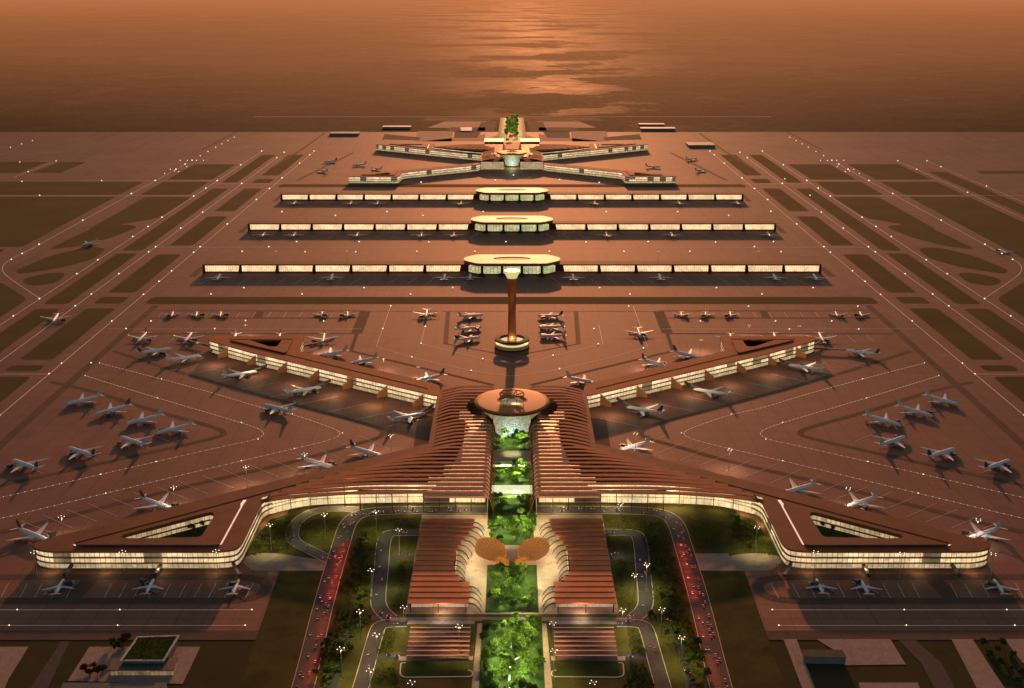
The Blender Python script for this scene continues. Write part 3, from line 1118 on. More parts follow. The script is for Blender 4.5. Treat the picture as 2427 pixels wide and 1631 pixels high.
# ------------------------------------------------------------------ satellite concourses
def concourse(py, nm):
    y0 = yy(py)
    R = thing('concourse_building', nm, 'concourse', (0, y0, 0))
    hx, dp = 728.0, 32.0
    mb = MB(); mb.box(-hx, hx, y0 + 1.0, y0 + dp, 0, 4.4); mb.build('base_wall', M_redw, R)
    mb = MB(); mb.box(-hx, hx, y0 + 2.0, y0 + dp, 4.4, 19.2); mb.build('core_wall', M_brown, R)
    mb = MB(); mb.box(-hx - 2, hx + 2, y0 - 1.5, y0 + dp + 2, 20.4, 22.0); mb.build('roof', M_copper, R)
    mb = MB(); mb.box(-hx - 1, hx + 1, y0 - 0.5, y0 + dp + 1, 19.2, 20.4); mb.build('fascia', M_brown, R)
    bay = (hx - 118) / 7.0
    for s in (-1, 1):
        for k in range(7):
            x0, x1 = 118 + k * bay, 118 + (k + 1) * bay
            mb = MB()
            a, b = (x0 + 3, x1 - 3) if s > 0 else (-x1 + 3, -x0 - 3)
            # glass leaning out at the top, its ends raked
            rk = 4.0 * -s
            mb.face([(a - max(rk, 0) * 0 + (3 if s > 0 else 0), y0 + 0.8, 4.6), (b - (3 if s < 0 else 0), y0 + 0.8, 4.6), (b, y0 - 0.6, 19.0), (a, y0 - 0.6, 19.0)],
                    [(a, 4.6), (b, 4.6), (b, 19.0), (a, 19.0)])
            g = mb.build('window_bay', M_glass_con, R)
            mb = MB(); X = s * x1
            mb.hexa([(X - 3.0, y0 - 3, 0), (X + 3.0, y0 - 3, 0), (X + 3.0, y0 + 2, 0), (X - 3.0, y0 + 2, 0), (X - 2.2, y0 - 1.4, 19.2), (X + 2.2, y0 - 1.4, 19.2), (X + 2.2, y0 + 2, 19.2), (X - 2.2, y0 + 2, 19.2)])
            mb.build('bay_pier', M_brown, R)
    # lozenge pavilion at the middle
    yc = y0 + 22
    pl = [(-114, yc - 14), (-114, yc + 14), (-86, yc + 46), (86, yc + 46), (114, yc + 14), (114, yc - 14), (82, yc - 46), (-82, yc - 46)]
    pl = ccw(rounded([Vector(p) for p in pl], 10, 3))
    eh = [(45 * math.cos(2 * PI * i / 40), yc + 3 + 19 * math.sin(2 * PI * i / 40)) for i in range(40)]
    mb = MB(); mb.prism(pl, 28.6, 30, [eh]); rf = mb.build('pavilion_roof', M_cream, R)
    mb = MB(); mb.lathe([(1.0, 28.6), (0.9, 26.2), (0.5, 25.0), (0.02, 24.6)], (0, yc + 3, 0), 40, cap=False, sx=45, sy=19); mb.build('skylight_bowl', mat('bowl_mauve', (0.30, 0.22, 0.22), 0.5, var=0.1), rf)
    mb = MB(); mb.prism(inset(pl, 0.6), 22.6, 28.6); mb.build('pavilion_fascia', M_redw, R)
    mb = MB(); mb.wall(inset(pl, 4.0), 4.0, 22.6); mb.build('pavilion_glazing', M_glass_oval, R)
    mb = MB(); mb.prism(inset(pl, 2.0), 0, 4.0); mb.build('pavilion_base', M_plinth, R)
    for X in (-70, -23.5, 23.5, 70):
        mb = MB(); mb.box(X - 3, X + 3, yc - 47, yc - 40, 0, 22.6); pp = mb.build('pylon', M_brown, R)
        mb = MB(); mb.hexa([(X - 9, yc - 56, 0), (X + 7, yc - 56, 0), (X + 7, yc - 47, 0), (X - 9, yc - 47, 0), (X - 6, yc - 52, 7), (X + 4, yc - 52, 7), (X + 4, yc - 47, 7), (X - 6, yc - 47, 7)]); mb.build('plinth', M_brown, pp)
    return R


concourse(648, 'long lit concourse with chamfered cream pavilion roof just behind the control tower')
concourse(548, 'long lit concourse with pale oval pavilion, middle one of three parallel bars')
concourse(476, 'long lit concourse with pale oval pavilion, farthest of three parallel bars')

# ------------------------------------------------------------------ control tower
tb = G(1214, 822)
TW = thing('control_tower', 'slender twisted copper control tower rising from a ringed drum', 'tower', (0, tb.y, 0))
ty = tb.y
# height from the sight line to its top
HT = 134.0
mb = MB(); mb.lathe([(32, 0), (32, 7), (31, 7.4), (10, 7.6)], (0, ty, 0), 48, cap=False); mb.build('drum_wall', mat('drum_olive', (0.20, 0.15, 0.06), 0.6, em=(0.6, 0.42, 0.12), ems=0.10, var=0.1), TW)
mb = MB(); mb.lathe([(31.5, 0.0), (32.8, 0.0), (32.8, 2.0), (31.5, 2.0)], (0, ty, 0), 48, cap=False); mb.build('kerb_ring', M_brown, TW)
mb = MB(); mb.lathe([(30, 7.7), (22, 8.2)], (0, ty, 0), 48, cap=False); mb.build('lit_terrace', mat('terrace_glow', (0.7, 0.6, 0.3), 0.5, em=(1.0, 0.85, 0.42), ems=0.6, var=0), TW)
mb = MB(); mb.lathe([(23, 13), (32.5, 13.5), (32.5, 17), (23.5, 17.6), (23, 13)], (0, ty, 0), 48, cap=False); mb.build('halo_ring', M_brown, TW)
mb = MB(); mb.lathe([(23.4, 12.0), (10, 11.0)], (0, ty, 0), 48, cap=False); mb.build('lit_floor', mat('floor_glow', (0.7, 0.6, 0.3), 0.5, em=(1.0, 0.9, 0.5), ems=0.7, var=0), TW)
mb = MB()
rings = []
NSEG = 30
for i in range(NSEG + 1):
    t = i / NSEG
    r = 12.2 - 5.0 * math.sin(PI * t) ** 1.1
    z = 8 + (HT - 8) * t
    a0 = PI / 4 + max(0.0, min(1.0, (t - 0.15) / 0.7)) * PI / 2
    ring_ = []
    for c in range(4):
        a = a0 + c * PI / 2
        for da, k in ((-0.10, 0.97), (0.10, 0.97)):
            ring_.append((r * k * math.cos(a + da), ty + r * k * math.sin(a + da), z))
    rings.append(ring_)
mb.ring_loft(rings)
mb.build('shaft', mat('tower_copper', (0.55, 0.20, 0.08), 0.34, 0.75, var=0.1, scale=0.05), TW)
mb = MB(); mb.lathe([(9, HT - 1), (9.5, HT + 1), (13, HT + 8), (15, HT + 11), (15, HT + 12)], (0, ty, 0), 32); mb.build('cab_glass', mat('cab_glow', (0.6, 0.6, 0.2), 0.3, em=(0.92, 0.92, 0.34), ems=0.6, var=0), TW)
mb = MB(); mb.lathe([(15.3, HT + 12), (15.6, HT + 12.6), (14, HT + 13.6), (3, HT + 14.4)], (0, ty, 0), 32); mb.build('cab_roof', MATS['pavilion_glass'], TW)  # roof given a lit-glass glow to merge with the concourse behind
mb = MB(); mb.tube((0, ty, HT + 14), (0, ty, HT + 20), 0.4, 0.15); mb.build('mast', M_pole, TW)

lamp('POINT', (0, ty - 11.5, 19), 9000, (1.0, 0.7, 0.25), 1.0)
lamp('POINT', (11, ty - 11.5, 19), 4000, (1.0, 0.7, 0.25), 1.0)
# ------------------------------------------------------------------ landside halls
def hall(s):
    zh = 12.0
    R = thing('landside_hall', '%s landside hall with red louvered strip roof and bronze hoods beside garden' % SIDE[s], 'hall', (s * 80, yy(1330), 0))
    y0, y1 = G(1214, 1229, zh).y, G(1214, 1431, zh).y
    N = 17
    inn = [43, 43.5, 45, 48.5, 53, 57, 60, 61.5, 62.5, 63, 62.5, 60, 54, 43, 42.5, 42.5, 42.5]
    xo = 113.0
    for k in range(N):
        ya = y0 + (y1 - y0) * k / N
        yb = y0 + (y1 - y0) * (k + 1) / N
        xi = inn[k]
        mb = MB()
        # sloping strip: high edge towards the garden front, gap under it
        mb.hexa([(s * xo, yb + 1.1, zh - 0.9), (s * (xi + 4), yb + 1.1, zh - 0.9), (s * (xi + 4), ya + 0.2, zh - 1.5), (s * xo, ya + 0.2, zh - 1.5),
                 (s * xo, yb + 1.1, zh + 0.25), (s * (xi + 4), yb + 1.1, zh + 0.25), (s * (xi + 4), ya + 0.2, zh - 0.35), (s * xo, ya + 0.2, zh - 0.35)] if s < 0 else
                [(s * (xi + 4), yb + 1.1, zh - 0.9), (s * xo, yb + 1.1, zh - 0.9), (s * xo, ya + 0.2, zh - 1.5), (s * (xi + 4), ya + 0.2, zh - 1.5),
                 (s * (xi + 4), yb + 1.1, zh + 0.25), (s * xo, yb + 1.1, zh + 0.25), (s * xo, ya + 0.2, zh - 0.35), (s * (xi + 4), ya + 0.2, zh - 0.35)])
        mb.build('roof_strip', M_hall, R)
        mb = MB(); rings = []
        for a in range(10):
            t = a / 9.0
            x = xi + 5 - 14 * t ** 0.85
            z = zh + 0.2 - (zh - 0.6) * t ** 2.3
            rings.append([(s * x, yb + 0.9, z - 1.0), (s * x, yb + 2.2, z - 1.0), (s * x, yb + 2.2, z), (s * x, yb + 0.9, z)])
        mb.ring_loft(rings)
        mb.build('hood_rib', M_brown, R)
    mb = MB(); mb.box(*sorted((s * 66, s * (xo - 2))), y1 + 14, y0 - 2, 0, zh - 2.0); mb.build('hall_body', M_copper_d, R)
    mb = MB(); mb.wall([Vector((s * (xo - 2.2), y1 + 13.5)), Vector((s * 48, y1 + 13.5))][::(1 if s < 0 else -1)], 0.2, zh - 2, closed=False); mb.build('front_glazing', MATS.get('hall_front') or facade('hall_front', (1.0, 0.62, 0.42), 0.55, pitch=12, dark=0.3, mull=0.05), R)
    mb = MB(); mb.wall([Vector((s * 65.5, y1 + 14)), Vector((s * 65.5, y0 - 2))][::(1 if s > 0 else -1)], 0.2, zh - 2, closed=False); mb.build('garden_glazing', MATS.get('hall_side') or facade('hall_side', (1.0, 0.72, 0.38), 0.6, pitch=8, dark=0.3), R)
    for k in range(3):
        X = s * (xo - 3 - k * 30)
        mb = MB(); mb.tube((X, y1 + 1.8, 0), (X, y1 + 1.8, zh - 1.8), 0.5, 0.5, 8); mb.build('column', M_brown, R)
    return R


for s in (-1, 1):
    hall(s)

# open pergolas in front of the halls
for s in (-1, 1):
    a, b = P([(980, 1492), (960, 1553)], 5)
    X0, X1 = 107.0, 43.5
    ya, yb = G(1214, 1486, 5).y, G(1214, 1552, 5).y
    R = thing('pergola', '%s pergola of red beams over brown terrace, before the louvered hall' % SIDE[s], 'pergola', (s * 75, (ya + yb) / 2, 0))
    NB = 7
    for k in range(NB):
        y = ya + (yb - ya) * k / (NB - 1)
        mb = MB(); mb.box(*sorted((s * X0, s * X1)), y - 1.6, y + 1.6, 4.4, 5.2); mb.build('beam', M_perg, R)
        mb = MB(); mb.box(*sorted((s * X0, s * X1)), y - 1.75, y - 1.6, 4.9, 5.4); mb.build('light_edge', MATS.get('edge_glow') or mat('edge_glow', (0.6, 0.4, 0.3), 0.6, em=(1, 0.55, 0.38), ems=0.25, var=0), R)
    mb = MB(); mb.box(*sorted((s * X0, s * X1)), yb - 2, ya + 2, 0.05, 0.35); mb.build('terrace_floor', mat('terrace_red', (0.16, 0.06, 0.045), 0.8, var=0.3, scale=0.2), R)
    for i in range(4):
        for j in range(3):
            x, y = s * (X1 + 2 + (X0 - X1 - 4) * i / 3), yb + (ya - yb) * j / 2
            mb = MB(); mb.tube((x, y, 0.3), (x, y, 4.5), 0.25, 0.25, 6); mb.build('post', M_brown, R)

# shell pavilions
sh_y = G(1214, 1313, 8).y
for s in (-1, 1):
    R = thing('shell_pavilion', '%s orange ribbed shell pavilion opening over the garden plaza' % SIDE[s], 'pavilion', (s * 20, sh_y, 0))
    NA, NR = 48, 8
    mb = MB(); rows = []
    cxs, ax, ay = 26.0, 18.5, 22.0
    apx, apy = 7.0, sh_y - 9
    for i in range(NA):
        a = 2 * PI * i / NA
        sc = 1.0 + (0.045 if i % 2 else -0.02)
        row = []
        for j in range(NR + 1):
            t = j / NR
            ex, ey = cxs + ax * math.cos(a) * sc, sh_y + 4 + ay * math.sin(a) * sc
            k = t ** 0.75
            x, y = apx + (ex - apx) * k, apy + (ey - apy) * k
            z = 2.5 + (10.0 + 3.5 * math.sin(a) + 3.0 * math.cos(a)) * t ** 1.6 + (0.5 if i % 2 else 0) * t
            row.append((s * x, y, z))
        rows.append(row)
    for i in range(NA):
        for j in range(NR):
            q = [rows[i][j], rows[i][j + 1], rows[(i + 1) % NA][j + 1], rows[(i + 1) % NA][j]]
            mb.face(q if s < 0 else q[::-1])
    mb.build('shell', MATS.get('shell_orange_glow') or mat('shell_orange_glow', (0.50, 0.17, 0.05), 0.6, 0.1, var=0.2, scale=0.3, em=(1.0, 0.34, 0.06), ems=0.26), R)  # glow added to the shell surface for its orange-lit look
    for i in range(0, NA, 2):
        mb = MB()
        for j in range(2, NR):
            a, b = Vector(rows[i][j]), Vector(rows[i][j + 1])
            mb.tube(a + Vector((0, 0, 0.25)), b + Vector((0, 0, 0.25)), 0.13, 0.13, 4)
        mb.build('rib', M_brown, R)
    mb = MB()
    arc = [(s * (3.5 + 13 * t), sh_y - 15 + 5.0 * t ** 2) for t in [i / 8 for i in range(9)]]
    mb.wall([Vector(p) for p in arc][::(-1 if s < 0 else 1)], 0.2, 9.0, closed=False)
    mb.build('curved_wall', MATS['shell_orange_glow'], R)

# ------------------------------------------------------------------ landside roads, lawns and plazas
lw = MB()
lawn = [(560, 1330), (640, 1232), (720, 1206), (1000, 1195), (1213.5, 1193)]
ll = P(lawn) + [Vector((-x, y)) for x, y in P(lawn)[::-1][1:]]
eb = P([(669, 1345), (605, 1519), (540, 1700)])
ll += [Vector((-p.x, p.y)) for p in eb] + eb[::-1]
lw.flat([ccw(ll)], 0.03)
stuff('lawn', lw, M_lawn)

ROAD = [(706, 1660), (719, 1631), (768, 1424), (809, 1288), (822, 1244), (842, 1222), (880, 1212), (960, 1209), (1213.5, 1208)]
rl = smooth_path(P(ROAD), 3)
rd = MB()
full = rl + [Vector((-p.x, p.y)) for p in rl[::-1][1:]]
rd.ribbon(full, 21, 0.14)
M_road = M_asph
struct('access_road', rd, M_road)
kb = MB()


def offs(pts, d):
    out = []
    for i, p in enumerate(pts):
        a, b = pts[max(i - 1, 0)], pts[min(i + 1, len(pts) - 1)]
        t = (b - a).normalized()
        out.append(p + Vector((-t.y, t.x)) * d)
    return out


def kerbs(pts, w, h=0.27, kw=0.7):
    for sg in (-1, 1):
        q = offs(pts, sg * (w / 2 + kw / 2))
        for a, b in zip(q, q[1:]):
            if (b - a).length > 0.01:
                kb.obox(a, b, kw, 0.02, h)


kerbs(full, 21)
PATHS = {'left access road': rl}
PATHS['right access road'] = [Vector((-p.x, p.y)) for p in rl]
loop = smooth_path(P([(786, 1330), (735, 1303), (700, 1287), (690, 1268), (700, 1238), (735, 1213), (790, 1205), (850, 1208)]), 3)
r2 = MB(); r2.ribbon(loop, 15, 0.12); struct('loop_ramp', r2, mat('ramp_grey', (0.13, 0.115, 0.10), 0.85, var=0.2))
kerbs(loop, 15)
PATHS['grey loop ramp'] = loop
INNER1 = [(998, 1262), (930, 1262), (912, 1270), (906, 1310), (905, 1340), (897, 1400), (896, 1440), (925, 1466)]
INNER2 = [(965, 1476), (905, 1478), (893, 1492), (875, 1560), (852, 1640)]
INNER3 = [(990, 1312), (945, 1316), (915, 1332)]
INNER4 = [(950, 1553), (890, 1560)]
INNER5 = [(965, 1464), (880, 1463), (840, 1470), (820, 1510), (800, 1580), (785, 1650)]
for s in (-1, 1):
    r3 = MB()
    for nm, pts, wd in (('inner road loop by the hall', INNER1, 16), ('lower inner road', INNER2, 15), ('hall spur', INNER3, 11), ('cross road', INNER4, 9), ('outer lane', INNER5, 8)):
        q = smooth_path(P(pts), 3)
        if s > 0:
            q = [Vector((-p.x, p.y)) for p in q]
        r3.ribbon(q, wd, {'i': 0.10, 'l': 0.115, 'h': 0.085, 'c': 0.075, 'o': 0.065}[nm[0]])
        if nm[0] in 'il':
            kerbs(q, wd)
        PATHS[SIDE[s] + ' ' + nm] = q
    struct('inner_road', r3, M_asph)
cr = MB()
cr.box(-132, 132, G(1214, 1472).y, G(1214, 1463).y, 0.02, 0.2)
struct('cross_road', cr, mat('cross_grey', (0.15, 0.12, 0.11), 0.85, var=0.2))
pv = MB()
zp = 0.16
yt, ybm = G(1214, 1220).y, G(1214, 1456).y
pv.flat([[Vector((-116, ybm)), Vector((116, ybm)), Vector((116, yt)), Vector((-116, yt))]], zp)
for s in (-1, 1):
    pv.flat([ccw([Vector((s * 112, G(1214, 1469).y)), Vector((s * 40, G(1214, 1469).y)), Vector((s * 40, G(1214, 1480).y)), Vector((s * 112, G(1214, 1480).y))])], zp)
    pv.flat([ccw(side(P([(1132, 1478), (1155, 1478), (1140, 1640), (1117, 1640)]), s))], zp)
    pv.flat([ccw(side(P([(945, 1556), (1122, 1556), (1120, 1566), (945, 1566)]), s))], zp)
    pv.flat([ccw(rounded(side(P([(565, 1325), (600, 1311), (660, 1312), (778, 1330), (768, 1353), (670, 1353), (600, 1353)]), s), 6))], 0.13)
    if s > 0:
        pv.flat([ccw(side(P([(1640 - 2 * (1640 - 1213.5), 1311), (1640 - 2 * (1640 - 1213.5) + 60, 1311), (1660 - 2 * (1660 - 1213.5), 1353), (1660 - 2 * (1660 - 1213.5) + 20, 1353)][:0] or [(700, 1312), (780, 1312), (768, 1352), (700, 1352)]), s))], 0.125)
struct('plaza', pv, M_pave)
for s in (-1, 1):
    q = side(rounded(P([(950, 1570), (948, 1600), (960, 1606), (1120, 1604), (1120, 1590)]), 5), s)
    for a, b in zip(q, q[1:]):
        if (b - a).length > 0.05:
            kb.obox(a, b, 1.2, 0.02, 0.4)
struct('kerb', kb, M_kerb)
gs = MB()
for y0p, y1p, hx in ((1224, 1292, 27), (1340, 1452, 29), (1470, 1660, 32)):
    gs.box(-hx, hx, G(1214, y1p).y, G(1214, y0p).y, 0.02, 0.5)
stuff('garden_bed', gs, M_garden)
st = MB(); st.ribbon(smooth_path([Vector((-2, G(1214, 1660).y)), Vector((-3, G(1214, 1600).y)), Vector((0, G(1214, 1560).y)), Vector((-3, G(1214, 1500).y))], 2), 2.2, 0.6)
st.ribbon([Vector((-1, G(1214, 1570).y)), Vector((14, G(1214, 1550).y))], 1.6, 0.62)
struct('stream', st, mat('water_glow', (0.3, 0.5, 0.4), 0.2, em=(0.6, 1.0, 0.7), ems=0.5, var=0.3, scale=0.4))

# ground plots near the bottom corners
pt = MB()
for q in ([(-60, 1533), (68, 1533), (20, 1610), (-10, 1680), (-120, 1680)],
          [(212, 1533), (475, 1533), (433, 1621), (160, 1614)],
          [(1857, 1515), (1888, 1515), (1935, 1640), (1905, 1640)],
          [(1935, 1515), (2110, 1515), (2147, 1575), (2000, 1577), (1975, 1540)],
          [(2255, 1515), (2305, 1515), (2400, 1660), (2330, 1660)],
          [(2380, 1515), (2460, 1515), (2500, 1570), (2425, 1572)],
          [(2035, 1618), (2175, 1618), (2190, 1660), (2045, 1660)]):
    pt.flat([ccw(P(q))], 0.07)
struct('paving', pt, M_pave)
dl = MB()
for q in ([(145, 1520), (165, 1520), (105, 1650), (60, 1650)], [(2130, 1518), (2170, 1518), (2230, 1570), (2275, 1650), (2225, 1650), (2185, 1575)]):
    dl.flat([ccw(P(q))], 0.07)
struct('side_road', dl, M_asph)
# far plots
fp = MB()
for s in (-1, 1):
    for q in ([(1012, 303), (1055, 288), (1155, 288), (1150, 303)], [(982, 336), (990, 311), (1075, 311), (1070, 336)],
              [(1148, 331), (1180, 320), (1186, 279), (1200, 279), (1200, 335), (1150, 338)], [(1000, 335), (1150, 335), (1150, 318), (1100, 325)]):
        fp.flat([ccw(side(P(q), s))], 0.08)
    fp.ribbon(side(P([(600, 277), (1214, 277)]), s), 18, 0.08)
struct('far_paving', fp, mat('far_plot', (0.55, 0.33, 0.20), 0.9, var=0.1, scale=0.01))
fg = MB()
for s in (-1, 1):
    for q in ([(905, 331), (912, 318), (998, 326), (992, 333)], [(1075, 327), (1078, 313), (1140, 313), (1130, 327)], [(1000, 287), (1010, 279), (1175, 279), (1160, 288)], [(1130, 312), (1140, 290), (1178, 286), (1172, 312)], [(1060, 305), (1068, 302), (1150, 302), (1150, 310), (1060, 312)]):
        fg.flat([ccw(side(P(q), s))], 0.1)
stuff('far_scrub', fg, mat('scrub_dark', (0.05, 0.03, 0.015), 0.95, var=0.4, scale=0.03))

# ------------------------------------------------------------------ aircraft
def make_plane():
    R = thing('airliner', 'x', 'airplane')
    L = 62.0
    mb = MB(); rings = []
    for y, r, z in ((31, 0.15, 4.4), (30.3, 0.9, 4.5), (28.5, 1.9, 4.8), (26, 2.6, 5.1), (22, 2.95, 5.3), (0, 2.95, 5.3), (-14, 2.95, 5.3), (-21, 2.3, 5.8), (-27, 1.3, 6.5), (-31, 0.4, 7.0)):
        rings.append([(r * math.cos(2 * PI * i / 14), y, z + r * math.sin(2 * PI * i / 14)) for i in range(14)])
    mb.ring_loft([r[::-1] for r in rings])
    fu = mb.build('fuselage', M_white, R, smooth=True)
    mb = MB()
    for sx in (-1, 1):
        q = [(sx * 0.25, 29.2, 6.35), (sx * 1.5, 28.4, 6.1), (sx * 1.75, 27.6, 6.75), (sx * 0.25, 28.0, 7.15)]
        mb.face([(x * 1.03, y + 0.1, z + 0.06) for x, y, z in q])
    mb.build('cockpit_window', M_black, fu)
    for sx in (-1, 1):
        mb = MB()
        def sec(x, y0, c, z, th):
            return [(sx * x, y0, z), (sx * x, y0 - c * 0.35, z + th), (sx * x, y0 - c, z + 0.05), (sx * x, y0 - c * 0.4, z - th * 0.6)]
        s_ = [sec(2.0, 9.5, 12.5, 4.3, 0.9), sec(10, 4.0, 8.0, 4.8, 0.6), sec(28.5, -8.5, 3.0, 6.2, 0.25), sec(30.2, -10.6, 1.6, 7.4, 0.15)]
        mb.ring_loft(s_ if sx < 0 else [q[::-1] for q in s_])
        mb.build('wing', M_wing, R)
        mb = MB()
        s_ = [sec(1.0, -23.5, 5.5, 6.6, 0.35), sec(10.2, -29.2, 2.4, 7.3, 0.15)]
        mb.ring_loft(s_ if sx < 0 else [q[::-1] for q in s_])
        mb.build('tailplane', M_wing, R)
        mb = MB()
        prof = [(1.15, 0), (1.65, -0.6), (1.7, -2.2), (1.3, -4.4), (0.7, -5.4)]
        mb.ring_loft([[(sx * 9.6 + r * math.cos(2 * PI * i / 10), 9.0 + y, 2.7 + r * math.sin(2 * PI * i / 10)) for i in range(10)][::-1] for r, y in prof])
        mb.obox((sx * 9.6, 8), (sx * 9.6, 2.5), 0.4, 3.6, 4.6)
        mb.build('engine', M_engine, R)
    mb = MB()
    s_ = [[(0.35, -20.5, 7.6), (-0.35, -20.5, 7.6), (-0.3, -29.5, 7.4), (0.3, -29.5, 7.4)], [(0.15, -28.2, 17.2), (-0.15, -28.2, 17.2), (-0.12, -31.8, 17.2), (0.12, -31.8, 17.2)]]
    mb.ring_loft(s_)
    mb.build('tail_fin', M_fin2, R)
    for x, y in ((0, 24), (-5, -1), (5, -1)):
        mb = MB(); mb.tube((x * 0.8, y, 3.2), (x * 0.8, y, 0.6), 0.3, 0.3, 6); mb.tube((x * 0.8 - 0.6, y, 0.7), (x * 0.8 + 0.6, y, 0.7), 0.7, 0.7, 8); mb.build('landing_gear', M_dark, R)
    return R


PL = Proto(make_plane())
PLANES = []


def plane(nose, tail, label, group, sc=1.0, z=0.25, mirror=False, veh=True):
    a, b = G(*nose, 5 * sc), G(*tail, 6 * sc)
    d = (a - b).to_2d()
    c = (a + b) / 2
    if mirror:
        c.x, d.x = -c.x, -d.x
    rz = math.atan2(d.y, d.x) - PI / 2
    r = PL.place((c.x, c.y, z), rz, label, group, sc)
    PLANES.append((c.to_2d(), d.normalized(), sc, label, veh))
    return r


def row(items, fmt, group, sc=1.0, **kw):
    for i, (n, t) in enumerate(items):
        plane(n, t, fmt.format(ordn(i + 1)), group, sc, **kw)


row([((150, 960), (246, 936)), ((214, 985), (318, 957)), ((285, 1008), (395, 980)), ((364, 1029), (462, 1003))],
    'white airliner in upper row of left holding apron, {} from the left', 'airliners on the left holding apron')
row([((28, 1090), (92, 1112)), ((161, 1061), (226, 1081)), ((282, 1035), (349, 1056))],
    'white airliner in lower row of left holding apron, {} from the left', 'airliners on the left holding apron')
row([((2149, 1012), (2039, 979)), ((2226, 991), (2113, 957)), ((2284, 963), (2183, 933))],
    'white airliner in upper row of right holding apron, {} from the left', 'airliners on the right holding apron')
row([((2146, 1035), (2085, 1055)), ((2266, 1063), (2195, 1084)), ((2397, 1090), (2330, 1113))],
    'white airliner in lower row of right holding apron, {} from the left', 'airliners on the right holding apron')
plane((625, 960), (692, 975), 'lone airliner taxiing along dotted line beside left rear pier', 'taxiing airliners')
plane((124, 764), (138, 744), 'airliner rolling towards the front on left middle taxiway', 'taxiing airliners')
plane((189, 583), (236, 570), 'airliner on a curved turnoff beside the left runway', 'taxiing airliners', 0.95)
plane((2361, 589), (2395, 603), 'airliner at the far right edge on the right runway', 'taxiing airliners', 0.75)
plane((1009, 756), (1013, 731), 'airliner taxiing towards viewer on line left of control tower', 'taxiing airliners')
plane((1518, 800), (1511, 776), 'airliner taxiing towards viewer on line right of control tower', 'taxiing airliners')
row([((1138, 747), (1093, 749)), ((1135, 776), (1089, 780)), ((1132, 800), (1085, 805))],
    'grey-lit airliner in column left of control tower, {} from the top', 'airliners beside the control tower', 0.85)
row([((1282, 749), (1326, 747)), ((1285, 776), (1330, 773)), ((1286, 797), (1334, 794))],
    'grey-lit airliner in column right of control tower, {} from the top', 'airliners beside the control tower', 0.85)
row([((325, 812), (348, 788)), ((437, 812), (455, 789)), ((548, 814), (560, 791)), ((654, 814), (665, 791)), ((764, 814), (769, 791))],
    'airliner nosed in behind left rear pier tip, {} from the left', 'airliners at the left rear pier')
row([((409, 826), (325, 837)), ((478, 843), (395, 853)), ((614, 880), (525, 893)), ((762, 918), (677, 931)), ((1009, 980), (925, 994))],
    'airliner on stand below left rear pier, {} from the left', 'airliners at the left rear pier')
row([((752, 845), (822, 831)), ((827, 863), (891, 848)), ((990, 902), (1044, 889))],
    'airliner on stand above left rear pier arm, {} from the left', 'airliners at the left rear pier')
row([((1411, 908), (1348, 894)), ((1580, 868), (1528, 853)), ((1661, 849), (1597, 832))],
    'airliner on stand above right rear pier arm, {} from the left', 'airliners at the right rear pier')
row([((1738, 814), (1730, 791)), ((1842, 812), (1834, 790)), ((1953, 812), (1941, 789))],
    'airliner nosed in behind right rear pier tip, {} from the left', 'airliners at the right rear pier')
row([((1482, 964), (1573, 979)), ((1641, 922), (1729, 935)), ((1866, 865), (1953, 876)), ((1999, 830), (2087, 841))],
    'airliner on stand below right rear pier, {} from the left', 'airliners at the right rear pier')
row([((115, 1282), (41, 1251)), ((408, 1207), (333, 1179)), ((787, 1108), (718, 1086)), ((906, 1082), (830, 1058))],
    'airliner nosed in above left front pier, {} from the left', 'airliners at the left front pier')
row([((1466, 1069), (1540, 1046)), ((1862, 1168), (1928, 1147)), ((2005, 1203), (2077, 1177)), ((2295, 1277), (2368, 1251))],
    'airliner nosed in above right front pier, {} from the left', 'airliners at the right front pier')
row([((148, 1379), (134, 1404)), ((362, 1378), (347, 1404)), ((564, 1379), (553, 1404))],
    'narrow airliner on dark stands before left front pier, {} from the left', 'airliners on the front stands', 0.60)
row([((1936, 1376), (1950, 1404)), ((2042, 1379), (2056, 1404)), ((2359, 1379), (2378, 1404))],
    'narrow airliner on dark stands before right front pier, {} from the left', 'airliners on the front stands', 0.60)
row([((405, 752), (411, 739)), ((464, 752), (467, 739)), ((521, 752), (524, 739)), ((762, 752), (764, 739)), ((823, 752), (824, 739))],
    'small airliner in remote row under green band, left half, {} from the left', 'airliners in the remote rows', 0.62)
row([((1616, 752), (1614, 739)), ((1674, 752), (1672, 739)), ((1733, 752), (1730, 739)), ((1986, 752), (1980, 739)), ((2045, 752), (2037, 739))],
    'small airliner in remote row under green band, right half, {} from the left', 'airliners in the remote rows', 0.62)
for py, nm, xs_, xr in ((655, 'nearest', (524, 790, 1055, 1115), (1357, 1561, 1831, 1926)), (554, 'middle', (630, 702, 850, 1001, 1077), (1436, 1589, 1817)), (479, 'farthest', (703, 835, 898, 1094), (1408, 1606, 1743))):
    z_ = (py + 35) / 690.0
    row([((x + (1213 - x) * -0.006, py - 5.5 * z_ + 2), (x + (1213 - x) * 0.006, py + 5.5 * z_ + 4)) if False else ((x, py - 9 * z_ ** 2 + 2), (x + (x - 1213) * 0.018, py + 9 * z_ ** 2 + 2)) for x in xs_],
        'airliner parked along %s concourse, left of its pavilion, {} from the left' % nm, 'airliners at the concourses', 0.95, veh=False)
    row([((x, py - 9 * z_ ** 2 + 2), (x + (x - 1213) * 0.018, py + 9 * z_ ** 2 + 2)) for x in xr],
        'airliner parked along %s concourse, right of its pavilion, {} from the left' % nm, 'airliners at the concourses', 0.95, veh=False)
row([((770, 384), (795, 381)), ((752, 403), (778, 407)), ((838, 392), (865, 389)), ((880, 398), (905, 401))],
    'tiny distant airliner beside far terminal, left side, {} from the left', 'airliners at the far terminal', 0.95, veh=False)
